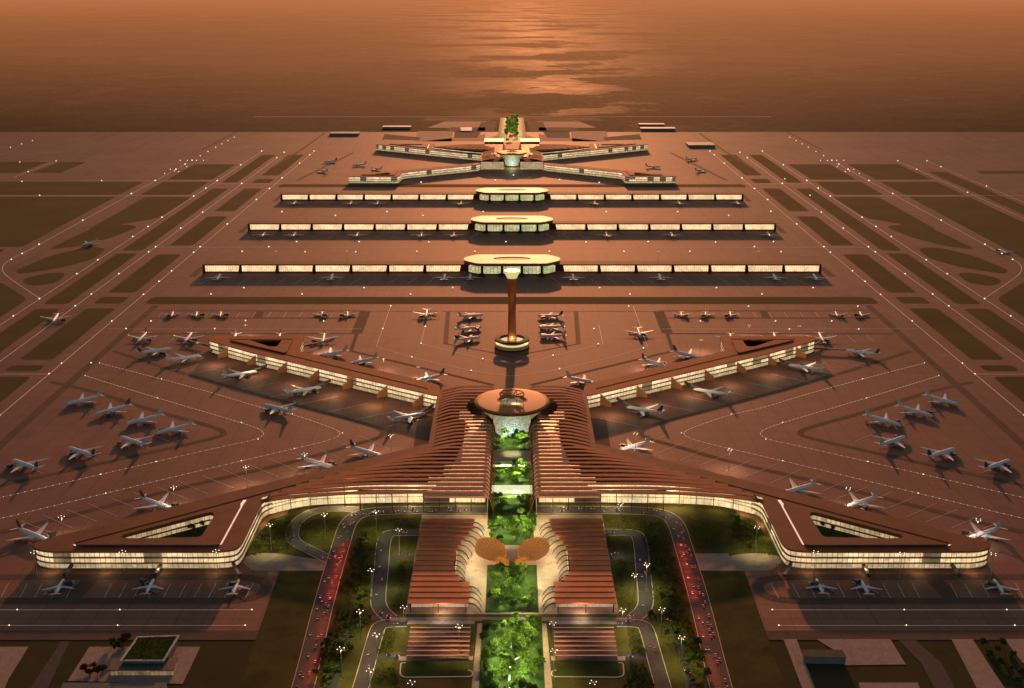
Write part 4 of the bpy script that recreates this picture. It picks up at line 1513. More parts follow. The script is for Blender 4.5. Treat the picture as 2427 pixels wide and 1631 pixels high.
row([((1652, 376), (1626, 378)), ((1672, 402), (1648, 405)), ((1560, 396), (1535, 394))],
    'tiny distant airliner beside far terminal, right side, {} from the left', 'airliners at the far terminal', 0.95, veh=False)

# ------------------------------------------------------------------ service vehicles and jet bridges
def make_truck():
    R = thing('service_truck', 'x', 'truck')
    mb = MB(); mb.box(-1.3, 1.3, 1.8, 3.8, 0.6, 2.6); cb = mb.build('cab', M_truck, R)
    mb = MB(); mb.face([(-1.1, 3.82, 1.6), (-1.1, 3.82, 2.4), (1.1, 3.82, 2.4), (1.1, 3.82, 1.6)][::-1]); mb.build('windscreen', M_black, cb)
    mb = MB(); mb.box(-1.5, 1.5, -4.2, 1.6, 1.0, 4.0); mb.build('cargo_box', M_dark, R)
    for x in (-1.3, 1.3):
        for y in (2.6, -3.0):
            mb = MB(); mb.tube((x - 0.2, y, 0.5), (x + 0.2, y, 0.5), 0.5, 0.5, 8); mb.build('wheel', M_dark, R)
    return R


def make_train():
    R = thing('baggage_train', 'x', 'baggage train')
    mb = MB(); mb.box(-0.9, 0.9, 4.5, 7.2, 0.4, 1.2); mb.box(-0.8, 0.8, 4.8, 5.8, 1.2, 2.1); mb.build('tractor', M_truck, R)
    for k in range(3):
        y = 2.0 - 3.6 * k
        mb = MB(); mb.box(-1.1, 1.1, y - 1.5, y + 1.5, 0.5, 0.8); c = mb.build('cart', M_dark, R)
        mb = MB(); mb.box(-0.95, 0.95, y - 1.35, y + 1.35, 0.82, 2.0); mb.build('baggage', M_grey, c)
    return R


TR, BT = Proto(make_truck()), Proto(make_train())
rng = random.Random(3)
for c, d, sc, lab, veh in PLANES:
    if not veh:
        continue
    n = Vector((-d.y, d.x))
    short = lab.replace('white ', '').replace('narrow ', '').replace('small ', '').replace('grey-lit ', '').replace('lone ', '')
    words_ = short.split()
    k = rng.choice((-1, 1))
    p = c + d * (sc * rng.uniform(8, 20)) + n * k * sc * rng.uniform(9, 16)
    TR.place((p.x, p.y, 0.3), rng.uniform(0, 6.28), 'service truck by ' + short, 'service trucks beside airliners', 1.5)
    p = c - d * (sc * rng.uniform(2, 14)) - n * k * sc * rng.uniform(8, 14)
    BT.place((p.x, p.y, 0.3), math.atan2(d.y, d.x) + rng.uniform(-1, 1), 'baggage train by ' + short, 'baggage trains beside airliners', 1.4)


def near_on(poly, p):
    best, bd = None, 1e9
    for a, b in zip(poly, poly[1:] + poly[:1]):
        ab = b - a
        t = max(0, min(1, (p - a).dot(ab) / max(ab.length_squared, 1e-6)))
        q = a + ab * t
        if (q - p).length < bd:
            best, bd = q, (q - p).length
    return best, bd


def jet_bridge(door, wallp, label):
    d = (door - wallp).normalized()
    R = thing('jet_bridge', label, 'jet bridge', (wallp.x, wallp.y, 0), 0, 'jet bridges along the piers')
    m = wallp.lerp(door, 0.35)
    mb = MB(); mb.obox(wallp - d * 2, m, 3.6, 4.6, 7.8); mb.build('fixed_corridor', M_slab, R)
    mb = MB(); mb.obox(m, door - d * 2.5, 3.0, 4.8, 7.4); mb.build('telescopic_tunnel', M_grey, R)
    mb = MB(); e = door - d * 2.5; mb.lathe([(2.4, 0), (2.4, 3.6)], (e.x, e.y, 4.4), 10); mb.build('cab', M_dark, R)
    mb = MB(); mb.tube((e.x - d.x * 6, e.y - d.y * 6, 0.1), (e.x - d.x * 6, e.y - d.y * 6, 4.8), 0.5, 0.5, 8); mb.build('leg', M_pole, R)


for c, d, sc, lab, veh in PLANES:
    if 'pier' not in lab or 'taxiing' in lab or 'before' in lab:
        continue
    s = -1 if 'left' in lab.split('pier')[0] else 1
    poly = PIER[(s, 'front' if 'front' in lab else 'rear')]
    n = Vector((-d.y, d.x))
    door = c + d * 20 * sc + n * 4.0 * sc * (1 if s < 0 else -1)
    q, dist = near_on(poly, door)
    if 6 < dist < 70:
        jet_bridge(door, q, 'jet bridge to ' + lab.replace('airliner', 'the airliner', 1))
for s in (-1, 1):
    poly = PIER[(s, 'front')]
    for i, px in enumerate((148, 362, 564)):
        g = side(P([(px + 5, 1376)]), s)[0]
        q, dist = near_on(poly, g)
        jet_bridge(g, q, 'jet bridge from %s front pier towards front stands, %s from outer end' % (SIDE[s], ordn(i + 1)))

# ------------------------------------------------------------------ light masts
def make_mast():
    R = thing('light_mast', 'x', 'light mast')
    mb = MB(); mb.tube((0, 0, 0), (0, 0, 33), 0.45, 0.22, 8); pl = mb.build('pole', M_pole, R)
    mb = MB(); mb.tube((-3.4, 0, 33), (3.4, 0, 33), 0.15, 0.15, 5); mb.tube((0, -3.4, 33), (0, 3.4, 33), 0.15, 0.15, 5); mb.build('cross_arm', M_pole, R)
    for x, y in ((-3.4, 0), (3.4, 0), (0, -3.4), (0, 3.4)):
        mb = MB(); mb.lathe([(0.1, 33.4), (0.42, 33.2), (0.42, 32.8), (0.1, 32.65)], (x, y, 0), 8); mb.build('lamp_head', M_lamp, R)
    return R


MAST = Proto(make_mast())
masts = [
    (643, 1303, 'on lit lawn beside left front pier', 1), (772, 1277, 'inside the grey loop ramp left of the hall', 1), (893, 1270, 'on lawn between left access road and left hall', 1),
    (947, 1315, 'close beside the left hall roof in the inner loop', 1), (882, 1414, 'on dark lawn left of the inner left loop road', 1), (856, 1515, 'by lower inner road left of left pergola', 1),
    (894, 1573, 'by inner road near bottom, left of left pergola', 1), (811, 1607, 'on the narrow outer lane near bottom left of garden', 1), (880, 1660, 'at bottom edge over left inner road', 1),
    (1089, 1552, 'standing in front of left pergola', 1), (959, 1505, 'at lower left corner of the left hall', 1), (977, 1690, 'at bottom edge below left garden lawn', 0),
    (1469, 1251, 'on lawn close to right hall, upper end', 1), (1790, 1309, 'on lit lawn beside right front pier', 1), (1531, 1400, 'right of inner right loop road, upper bend', 1),
    (1502, 1426, 'on inner right loop road beside right hall', 1), (1566, 1510, 'on dark lawn between right inner road and access road', 1), (1474, 1512, 'at lower right corner of the right hall', 1),
    (1309, 1545, 'at garden side of the right pergola', 1), (1312, 1612, 'below right pergola beside garden path', 1), (1612, 1580, 'on the right outer lane near bottom', 1), (1404, 1690, 'at bottom edge below right garden lawn', 0),
    (297, 1369, 'before left front pier, middle', 0), (89, 1370, 'before left front pier, outer end', 0), (517, 1367, 'before left front pier, inner end', 0),
    (2131, 1374, 'before right front pier, middle', 0), (1928, 1370, 'before right front pier, inner end', 0), (2346, 1375, 'before right front pier, outer end', 0),
    (153, 1283, 'behind left front pier tip', 0), (417, 1210, 'behind left front pier, halfway along', 0), (587, 1160, 'behind left front pier arm near the hall', 0), (725, 1128, 'behind left front pier arm beside parked airliner', 0),
    (928, 1082, 'in the corner where left front pier meets hall', 0), (2005, 1213, 'behind right front pier, halfway along', 0), (2311, 1290, 'behind right front pier tip', 0), (1727, 1118, 'behind right front pier arm near the hall', 0),
    (1505, 1078, 'in the corner where right front pier meets hall', 0), (471, 843, 'off the left rear pier tip', 0), (584, 800, 'behind left rear pier triangle', 0), (910, 882, 'above the left rear pier arm, middle', 0),
    (992, 902, 'above the left rear pier arm, near louvers', 0), (767, 836, 'above left rear pier triangle corner', 0), (1528, 878, 'above the right rear pier arm, near louvers', 0), (1774, 800, 'behind right rear pier triangle', 0),
    (1892, 802, 'behind right rear pier tip', 0), (1952, 842, 'off the right rear pier tip', 0), (1660, 836, 'above right rear pier triangle corner', 0),
    (655, 619, 'behind nearest concourse, left part', 0), (823, 619, 'behind nearest concourse, left of pavilion', 0), (1796, 619, 'behind nearest concourse, right part', 0), (1560, 619, 'behind nearest concourse, right of pavilion', 0)]
SPOTS = []
for px, py, where, lit in masts:
    g = G(px, py)
    MAST.place((g.x, g.y, 0.05), 0.4, 'four-headed light mast ' + where, 'light masts', 1.0 if py > 1000 else 0.75)
    if lit:
        SPOTS.append(g)
    elif 'behind' in where and 'concourse' not in where or 'above' in where or 'corner' in where:
        lamp('SPOT', (g.x, g.y, 31.0 if py > 1000 else 24.0), 42000, (1.0, 0.80, 0.62), 1.0, angle=135)
for g in SPOTS:
    lamp('SPOT', (g.x, g.y, 32.0), 58000, (1.0, 0.84, 0.36), 1.0, angle=110)

# ------------------------------------------------------------------ ground lights
def make_glight():
    mb = MB()
    mb.lathe([(1.3, 0.0), (1.3, 1.2), (0.9, 1.9), (0.2, 2.2)], (0, 0, 0), 8)
    o = mb.build('ground_light', M_lampw)
    return tag(o, 'x', 'ground light')


GL = make_glight()
gl_used = [False]


def glight(pos, label, group, sc=1.0):
    if not gl_used[0]:
        gl_used[0] = True
        o = GL
    else:
        o = GL.copy()
        COL.objects.link(o)
    o.location = (pos[0], pos[1], 0.25)
    o.scale = (sc,) * 3
    o['label'], o['group'] = label, group
    return o


def lsize(y):
    return max(0.6, min(1.7, y / 2300.0))


for s in (-1, 1):
    for kx, nm, ys_ in (('A', 'inner taxiway line', (359, 368, 388, 423, 448, 474, 532, 586, 599, 643, 668, 699, 762, 862, 887, 985)),
                        ('C', 'middle taxiway line', (362, 375, 436, 504, 542, 586, 598, 650, 698, 726)),
                        ('B', 'outer taxiway line', (359, 392, 429, 447, 466, 516, 538, 562, 617, 650, 709, 750)),
                        ('D', 'runway line', (381, 390, 402, 429, 460, 523, 580, 602, 616))):
        for i, py in enumerate(ys_):
            Y = yy(py)
            glight((s * LX[kx], Y), 'white light on the %s %s, %s from the far end' % (SIDE[s], nm, ordn(i + 1)), 'lights along %s %s' % (SIDE[s], nm), lsize(Y))
    for i, py in enumerate((326, 334, 342, 350, 360, 370)):
        glight((s * 1243, yy(py)), 'approach light beyond %s runway end, %s from the far end' % (SIDE[s], ordn(i + 1)), 'approach lights', lsize(yy(py)) * 0.8)
    for i, dx in enumerate((-45, -18, 18, 45)):
        glight((s * (1243 + dx), yy(381)), 'threshold light of %s runway, %s across' % (SIDE[s], ordn(i + 1)), 'threshold lights', 1.2)
    for i, (dx, py) in enumerate(((-28, 408), (-8, 406), (20, 402), (-24, 396), (12, 412))):
        mk = (s * (1243 + dx), yy(py))
        glight(mk, 'touchdown light of %s runway, %s of the cluster' % (SIDE[s], ordn(i + 1)), 'touchdown lights', 1.1)
pts = [(668, 503), (795, 512), (703, 574), (574, 597), (723, 598), (578, 683), (500, 698), (716, 698), (917, 503), (1002, 512), (1145, 503), (1437, 503), (1606, 503), (851, 574), (1016, 575),
       (1199, 574), (1389, 575), (1536, 574), (843, 598), (988, 597), (1125, 597), (1302, 597), (1479, 597), (863, 683), (1073, 683), (1421, 683), (973, 698), (1493, 698), (1217, 416),
       (1174, 428), (1326, 427), (998, 433), (1420, 434), (1827, 502), (1727, 512), (1696, 575), (1833, 574), (1635, 597), (1851, 598), (1698, 683), (1927, 683), (1806, 698), (637, 586), (1788, 586)]
bands = {}
for x, y in sorted(pts, key=lambda p: (round(p[1] / 12), p[0])):
    b = 'between far terminal and farthest concourse' if y < 440 else 'between the farthest and middle concourses' if y < 520 else 'just before the middle concourse' if y < 580 else 'between the middle and nearest concourses' if y < 650 else 'between nearest concourse and green band'
    bands[b] = bands.get(b, 0) + 1
    g = G(x, y)
    glight(g, 'white taxiway light %s, %s counted row by row' % (b, ordn(bands[b])), 'lights on the concourse aprons', lsize(g.y))
pts2 = [(358, 762), (582, 761), (299, 780), (509, 780), (1774, 727), (2033, 727), (1838, 762), (1971, 762), (1871, 781), (2035, 781), (926, 726), (907, 780), (998, 815), (976, 847), (1144, 851), (1117, 879),
        (1490, 727), (1418, 816), (1311, 843), (1326, 875), (1525, 826), (767, 762), (1660, 762), (216, 861), (1408, 780), (1008, 775)]
for i, (x, y) in enumerate(sorted(pts2)):
    g = G(x, y)
    glight(g, 'white apron light behind rear piers, below green band, %s from the left' % ordn(i + 1), 'lights on the rear aprons', lsize(g.y))
for s in (-1, 1):
    for nm, path, pick in (('outer dotted taxi line', L_HOLD1, (0, 1, 4, 6, 8, 9, 11)), ('inner dotted taxi line', L_HOLD2, (0, 2, 3, 5, 7, 8))):
        q = side(P(path), s)
        if s > 0:
            q = q[::-1]
        for i, k in enumerate(pick):
            glight(q[k], 'brighter light on %s %s, %s along' % (SIDE[s], nm, ordn(i + 1)), 'lights along dotted taxi lines', 0.55)
    for nm, py, xs_ in (('upper', 1446, (597, 284, 41)), ('lower', 1483, (581, 279, 22))):
        for i, px in enumerate(xs_):
            g = side(P([(px, py)]), s)[0]
            glight(g, '%s light on %s front taxi line, %s from the lawn' % (nm, SIDE[s], ordn(i + 1)), 'lights on front taxi lines', 0.5)
for i, (x, y) in enumerate(((25, 350), (51, 342), (77, 334), (47, 385), (133, 382), (67, 408), (52, 431), (241, 429), (94, 464))):
    g = G(x, y)
    glight(g, 'small light on far left plain, %s in order' % ordn(i + 1), 'lights on far left plain', 1.4)
for i, (x, y) in enumerate(((2173, 402), (2293, 457), (2128, 382), (2197, 382), (2230, 396), (2338, 442), (1860, 425), (1920, 464))):
    g = G(x, y)
    glight(g, 'small light on far right plain, %s in order' % ordn(i + 1), 'lights on far right plain', 1.4)
dots = MB()
for s in (-1, 1):
    for path in (L_HOLD1, L_HOLD2):
        for p, t in resample(smooth_path(side(P(path), s), 2), 9.0):
            dots.lathe([(0.42, 0.22), (0.42, 0.7), (0.1, 0.9)], (p.x, p.y, 0), 5)
o = stuff('taxi_line_studs', dots, mat('stud_glow', (0.8, 0.8, 0.8), 0.4, em=(1.0, 0.75, 0.55), ems=0.9, var=0, sample=False))

# ------------------------------------------------------------------ cars
def make_car(body_col, nm):
    R = thing('car', 'x', 'car')
    mb = MB()
    mb.ring_loft([[(-0.9 * k, y, z0), (0.9 * k, y, z0), (0.92 * k, y, (z0 + z1) / 2), (0.8 * k, y, z1), (-0.8 * k, y, z1), (-0.92 * k, y, (z0 + z1) / 2)][::-1] for y, z0, z1, k in ((2.25, 0.45, 0.7, 0.85), (2.0, 0.3, 0.9, 1), (0.9, 0.3, 1.0, 1), (-1.9, 0.3, 1.0, 1), (-2.25, 0.45, 0.85, 0.9))])
    b = mb.build('body', body_col, R)
    mb = MB()
    mb.hexa([(-0.82, -1.8, 0.98), (0.82, -1.8, 0.98), (0.82, 1.0, 0.98), (-0.82, 1.0, 0.98), (-0.65, -1.3, 1.45), (0.65, -1.3, 1.45), (0.65, 0.35, 1.45), (-0.65, 0.35, 1.45)])
    mb.build('cabin_glass', M_black, R)
    for x in (-0.62, 0.62):
        mb = MB(); mb.box(x - 0.2, x + 0.2, 2.15, 2.35, 0.6, 0.8); mb.build('headlight', M_head, R)
        mb = MB(); mb.box(x - 0.24, x + 0.24, -2.36, -2.15, 0.65, 0.9); mb.build('tail_light', M_tail, R)
        for y in (1.4, -1.4):
            mb = MB(); mb.tube((x * 1.3 - 0.12, y, 0.33), (x * 1.3 + 0.12, y, 0.33), 0.33, 0.33, 8); mb.build('wheel', M_dark, R)
    return R


CARS = [Proto(make_car(mat('car_silver', (0.20, 0.20, 0.21), 0.3, 0.3, var=0), 'silver')), Proto(make_car(mat('car_black', (0.03, 0.03, 0.035), 0.3, var=0), 'black')), Proto(make_car(mat('car_white', (0.42, 0.42, 0.42), 0.3, var=0), 'white'))]
CN = ['silver', 'black', 'white']
CAR_N = {}
for nm, path in PATHS.items():
    rr = random.Random(hash(nm) % 1000 if False else sum(map(ord, nm)))
    main = 'access' in nm
    lanes = ((5.8, 1), (2.6, 1), (-2.6, -1), (-5.8, -1)) if main else ((2.2, 1), (-2.2, -1))
    sp_ = resample(path, 4.0)
    L = len(sp_)
    for off, dr in lanes:
        i = rr.randint(1, 5)
        while i < L - 3:
            p, t = sp_[i]
            if p.y < G(1214, 1640).y or (main and abs(p.x) < 60):
                i += 3
                continue
            nrm = Vector((-t.y, t.x))
            q = p - nrm * off * dr * (1 if dr > 0 else 1) * (1 if dr > 0 else -1)
            k = rr.randint(0, 2)
            dd = t * dr
            key = (nm, CN[k])
            CAR_N[key] = CAR_N.get(key, 0) + 1
            CARS[k].place((q.x, q.y, 0.18), math.atan2(dd.y, dd.x) - PI / 2, '%s car on the %s, %s from its lower end' % (CN[k], nm, ordn(CAR_N[key])), 'cars on the ' + nm, 1.0)
            dense = (G(1214, 1300).y > p.y)
            i += rr.choice((3, 4, 5, 7, 9, 12)) if main and dr > 0 else rr.choice((6, 9, 13, 18)) if main else rr.choice((10, 16, 24, 34))
# red lamps added above the access roads for the tail-light glow
for s in (-1, 1):
    for i in range(22):
        py = 1292 + i * 15.5
        if 1428 < py < 1450 or 1520 < py < 1545:
            continue
        px = 809 + (719 - 809) * (py - 1288) / (1631 - 1288)
        g = side(P([(px, py)]), s)[0]
        o = lamp('POINT', (g.x - s * 3, g.y, 4.5), 3800 if py < 1430 else 1700, (1.0, 0.09, 0.035), 2.0)
        o.name = 'tail_light_glow'

# ------------------------------------------------------------------ trees
def make_tree(seed, h, r, m, label, cat='tree'):
    rr = random.Random(seed)
    R = thing('tree', label, cat)
    mb = MB()
    mb.tube((0, 0, 0), (0.15, 0.1, h * 0.45), 0.30, 0.20, 6)
    for k in range(4):
        a = k * 1.6 + rr.random()
        mb.tube((0.15, 0.1, h * 0.42), (r * 0.5 * math.cos(a), r * 0.5 * math.sin(a), h * 0.72), 0.16, 0.06, 5)
    mb.build('trunk', M_bark, R)
    mb = MB()
    for c in range(17):
        a, e = rr.uniform(0, 2 * PI), rr.uniform(-0.5, 1.0)
        d = r * rr.uniform(0.35, 0.95) * math.sqrt(max(0.05, 1 - max(0, e) ** 2 * 0.8))
        cc = Vector((d * math.cos(a), d * math.sin(a), h * 0.66 + e * h * 0.27))
        cr_ = r * rr.uniform(0.26, 0.46)
        for q in range(64):
            v = Vector((rr.gauss(0, 1), rr.gauss(0, 1), rr.gauss(0, 1))).normalized() * cr_ * rr.uniform(0.55, 1.0)
            p = cc + v
            u = Vector((rr.gauss(0, 1), rr.gauss(0, 1), rr.gauss(0, 0.6))).normalized()
            w_ = u.cross(Vector((rr.gauss(0, 1), rr.gauss(0, 1), rr.gauss(0, 1)))).normalized()
            sz = rr.uniform(0.45, 0.85) * (r / 4.0) ** 0.5
            mb.face([p - u * sz, p - w_ * sz * 0.7, p + u * sz, p + w_ * sz * 0.7])
    mb.build('crown', m, R)
    return R


TREES = [Proto(make_tree(11, 13, 4.6, M_leaf, 'x')), Proto(make_tree(23, 11, 5.2, M_leaf, 'x')), Proto(make_tree(37, 15, 4.2, M_leaf, 'x')), Proto(make_tree(51, 10, 4.8, M_leafd, 'x'))]
rr = random.Random(21)
TN = {}


def tree(p, k, where, sc=1.0, z=0.4, group='trees of the central garden'):
    kind = ('round bright green tree', 'broad bright green tree', 'tall bright green tree', 'dark olive tree')[k]
    TN[(kind, where)] = TN.get((kind, where), 0) + 1
    TREES[k].place((p[0], p[1], z), rr.uniform(0, 6.28), '%s %s, %s from the front' % (kind, where, ordn(TN[(kind, where)])), group, sc)


def grove(hx, p0, p1, n, where, sc=(0.8, 1.2), dark=0.2, z=0.4, skip=0.0, mind=5.0, group='trees of the central garden'):
    got = []
    a, b = yy(p1), yy(p0)
    tries = 0
    while len(got) < n and tries < 4000:
        tries += 1
        p = Vector((rr.uniform(-hx, hx), rr.uniform(a, b)))
        if abs(p.x) < skip or any((p - q).length < mind for q in got):
            continue
        got.append(p)
    for p in sorted(got, key=lambda q: q.y):
        tree(p, 3 if rr.random() < dark else rr.randint(0, 2), where, rr.uniform(*sc), z, group)


grove(27, 1228, 1286, 24, 'in garden behind the shell pavilions', mind=6)
grove(26, 1352, 1448, 30, 'in garden between the two halls', mind=5.8, dark=0.4)
grove(31, 1474, 1650, 62, 'in lower garden between the pergolas', mind=5.4, dark=0.2, sc=(0.7, 1.15))
YS = yy
grove(23, 1028, 1066, 15, 'in canyon below the glass goblet', mind=5.8, z=1.6, sc=(0.9, 1.2), dark=0.1)
grove(23, 1108, 1148, 18, 'in canyon between terrace and bridge', mind=5.8, z=1.6, sc=(0.9, 1.25), dark=0.15)
grove(25, 1178, 1200, 12, 'in canyon mouth by the access road', mind=5.5, z=1.6, sc=(0.6, 0.85), dark=0.0)
# far garden behind the second terminal
grove(28, 281, 337, 48, 'in the far terminal garden', mind=11, sc=(1.3, 1.9), dark=0.15, group='trees of the far garden')
grove(22, 372, 386, 5, 'before the far terminal disc', mind=14, sc=(1.0, 1.5), dark=0.3, group='trees of the far garden')
# courtyard and plaza trees
for s in (-1, 1):
    for i, (px, py) in enumerate(((330, 1276), (372, 1266), (410, 1268), (440, 1255), (468, 1245), (480, 1262), (455, 1272))):
        g = side(P([(px, py)], 3), s)[0]
        tree(g, 3, 'inside the %s front pier courtyard' % SIDE[s], rr.uniform(0.6, 0.9), 11.0, 'courtyard trees')
BUSH = [Proto(make_tree(77, 7, 4.2, M_leafr, 'x')), Proto(make_tree(78, 7, 4.0, M_leafd, 'x'))]
for i, (px, py, k) in enumerate(((200, 1590, 0), (212, 1600, 0), (232, 1598, 0), (222, 1585, 1), (268, 1530, 1), (280, 1540, 1), (300, 1518, 0), (290, 1528, 0), (245, 1592, 0))):
    g = G(px, py)
    BUSH[k].place((g.x, g.y, 0.1), i * 1.3, '%s tree beside the green-roofed building, %s from the left' % (('russet', 'dark olive')[k], ordn(i + 1)), 'trees by the green-roofed building', rr.uniform(0.8, 1.2))
for i, (px, py) in enumerate(((2345, 1560), (2370, 1575), (2362, 1545), (2395, 1590), (2400, 1560), (2420, 1600), (2330, 1530), (2375, 1530), (2410, 1620))):
    g = G(px, py)
    BUSH[1].place((g.x, g.y, 0.1), i * 1.1, 'dark olive tree in the bottom right corner grove, %s planted' % ordn(i + 1), 'trees of the bottom right grove', rr.uniform(0.8, 1.2))

BZ = (([(840, 1440), (895, 1462), (850, 1505), (815, 1580), (775, 1640), (745, 1610), (775, 1500)], 34, 'lower lawn beside the {} access road'), ([(850, 1270), (890, 1262), (885, 1340), (870, 1420), (815, 1430), (800, 1400)], 24, 'middle lawn beside the {} access road'),
      ([(590, 1310), (640, 1250), (690, 1225), (680, 1262), (665, 1300)], 8, 'lit lawn beside the {} front pier'))
rb = random.Random(9)


def inside_(p, poly):
    c = False
    for i in range(len(poly)):
        a, b = poly[i], poly[i - 1]
        if (a[1] > p[1]) != (b[1] > p[1]) and p[0] < (b[0] - a[0]) * (p[1] - a[1]) / (b[1] - a[1]) + a[0]:
            c = not c
    return c


for s in (-1, 1):
    for z, n, nm in BZ:
        q = side(P(z), s)
        got = []
        while len(got) < n:
            p = Vector((rb.uniform(min(v.x for v in q), max(v.x for v in q)), rb.uniform(min(v.y for v in q), max(v.y for v in q))))
            if inside_(p, q):
                got.append(p)
        for i, p in enumerate(sorted(got, key=lambda v: v.y)):
            BUSH[1].place((p.x, p.y, 0.05), rb.uniform(0, 6.28), 'dark olive tree on %s, %s from the front' % (nm.format(SIDE[s]), ordn(i + 1)), 'trees on the landside lawns', rb.uniform(0.5, 0.95))
# low shrub planting on the landside lawns
sb = MB()
rs = random.Random(5)
zones = [([(570, 1322), (640, 1235), (700, 1218), (690, 1260), (690, 1300), (650, 1310)], 900), ([(845, 1260), (860, 1235), (990, 1225), (985, 1255), (905, 1258), (890, 1330), (880, 1420), (830, 1440), (800, 1400)], 1500),
         ([(705, 1240), (800, 1225), (780, 1300), (720, 1290)], 300), ([(800, 1440), (890, 1460), (850, 1500), (800, 1600), (770, 1640), (750, 1600)], 700), ([(915, 1490), (940, 1485), (930, 1550), (895, 1552)], 160),
         ([(895, 1575), (935, 1570), (950, 1640), (870, 1640)], 260), ([(945, 1330), (965, 1325), (950, 1440), (930, 1445)], 160), ([(985, 1275), (995, 1265), (990, 1300), (940, 1306)], 100)]


def inside(p, poly):
    c = False
    n = len(poly)
    for i in range(n):
        a, b = poly[i], poly[i - 1]
        if (a[1] > p[1]) != (b[1] > p[1]) and p[0] < (b[0] - a[0]) * (p[1] - a[1]) / (b[1] - a[1]) + a[0]:
            c = not c
    return c


for s in (-1, 1):
    for z, n in zones:
        q = side(P(z), s)
        xs_, ys_ = [p.x for p in q], [p.y for p in q]
        k = 0
        while k < n:
            p = (rs.uniform(min(xs_), max(xs_)), rs.uniform(min(ys_), max(ys_)))
            k += 1
            if not inside(p, q):
                continue
            h = rs.uniform(0.5, 1.7)
            for t in range(6):
                a = rs.uniform(0, 6.28)
                c = Vector((p[0] + rs.uniform(-1, 1), p[1] + rs.uniform(-1, 1), h * rs.uniform(0.3, 1)))
                u = Vector((math.cos(a), math.sin(a), rs.uniform(-0.4, 0.6))) * rs.uniform(0.5, 1.0)
                v = Vector((-math.sin(a), math.cos(a), rs.uniform(0.2, 0.9))) * rs.uniform(0.4, 0.8)
                sb.face([c - u, c - v, c + u, c + v])
stuff('shrubbery', sb, leaf('shrub_leaves', (0.09, 0.10, 0.025), 0.25))

for s in (-1, 1):
    for px, py in ((610, 1280), (628, 1245), (668, 1225), (730, 1212), (800, 1206)):
        g = side(P([(px, py)]), s)[0]
        lamp('POINT', (g.x, g.y, 9), 5200, (1.0, 0.84, 0.34), 1.5)  # added lamp standing in for the facade glow on the lawn
# unseen floods added over the trees, weak lamps low among them
for hx, p0, p1, n, pw, z in ((18, 1234, 1284, 6, 9000, 24.0), (18, 1356, 1446, 7, 7000, 24.0), (22, 1478, 1640, 12, 9000, 24.0), (16, 1034, 1064, 4, 11000, 24.0), (17, 1112, 1152, 5, 11000, 24.0), (18, 1182, 1200, 2, 6000, 18.0)):
    for i in range(n):
        p = (rr.uniform(4, hx) * (-1) ** i, yy(p0 + (p1 - p0) * (i + 0.5) / n))
        lamp('SPOT', (p[0], p[1], z), pw * 6.2, (0.97, 1.0, 0.46), 1.0, angle=115)
        lamp('POINT', (-p[0], p[1], 3.5), pw * 0.25, (0.85, 1.0, 0.6), 0.6)
for x, py, pw in [(sx * xx, yq, 11000) for sx in (-1, 1) for xx, yq in ((38, 1236), (36, 1262), (36, 1285), (45, 1300), (45, 1325), (48, 1345), (44, 1362), (36, 1385), (36, 1420))]:
    lamp('POINT', (x, yy(py), 13), pw * 1.25, (1.0, 0.86, 0.46), 1.5)  # unseen fill lamps added to brighten the plaza
for s in (-1, 1):
    for px, py, pw in ((410, 1266, 9000), (468, 1248, 9000)):
        g = side(P([(px, py)]), s)[0]
        lamp('POINT', (g.x, g.y, 20), pw, (1.0, 0.85, 0.5), 1.5)  # unseen lamp added to light the courtyard garden
    for x, py, pw in ((118, 1490, 5000), (75, 1474, 5000), (118, 1550, 5000), (128, 1320, 3000), (130, 1400, 3000)):
        lamp('POINT', (s * x, yy(py), 11), pw, (1.0, 0.9, 0.75), 1.5)
    lamp('POINT', (s * 75, yy(1458), 8), 9000, (1.0, 0.62, 0.42), 2.0)
    # fill lamps added over the entrance forecourt
    for x in (60, 130, 210):
        lamp('POINT', (s * x, G(1214, 1206).y, 15), 30000, (1.0, 0.74, 0.38), 2.0)
for s in (-1, 1):
    for k in range(6):
        q = Vector((520, 830)).lerp(Vector((990, 950)), k / 5.0)
        g = side(P([(q.x - 12, q.y + 38)]), s)[0]
        lamp('POINT', (g.x, g.y, 22), 26000, (1.0, 0.72, 0.36), 2.0)  # added lamps standing in for light spilling from the rear facade
    for k in range(4):
        g = side(P([(120 + k * 130, 1362)]), s)[0]
        lamp('POINT', (g.x, g.y, 9), 3500, (1.0, 0.72, 0.36), 2.0)
lamp('SPOT', (0, yy(1086), 30), 30000, (1.0, 0.95, 0.55), 1.0, angle=80)  # unseen spot added to brighten the canyon terrace
lamp('POINT', (0, TERMY2 - 75, 20), 60000, (0.9, 1.0, 0.5), 3.0)
for py in (281, 285, 289, 293, 297, 302, 307, 312, 317, 322, 328, 334):
    lamp('SPOT', (0, yy(py), 75), 420000, (0.85, 1.0, 0.45), 2.0, angle=90)  # unseen floods added to brighten the far garden trees
for s in (-1, 1):
    g = side(P([(1171, 344)]), s)[0]
    R = thing('landside_hall', '%s far landside hall with glowing roof beside the distant garden' % SIDE[s], 'hall', (g.x, g.y, 0))
    mb = MB(); mb.box(g.x - 40, g.x + 40, g.y, g.y + 100, 0, 14); mb.build('wall', M_copper_d, R)
    mb = MB(); mb.box(g.x - 42, g.x + 42, g.y - 2, g.y + 102, 14, 15.5); mb.build('roof', mat('hall_roof_glow', (0.7, 0.5, 0.3), 0.6, em=(1.0, 0.7, 0.34), ems=0.8, var=0.15, scale=0.05), R)

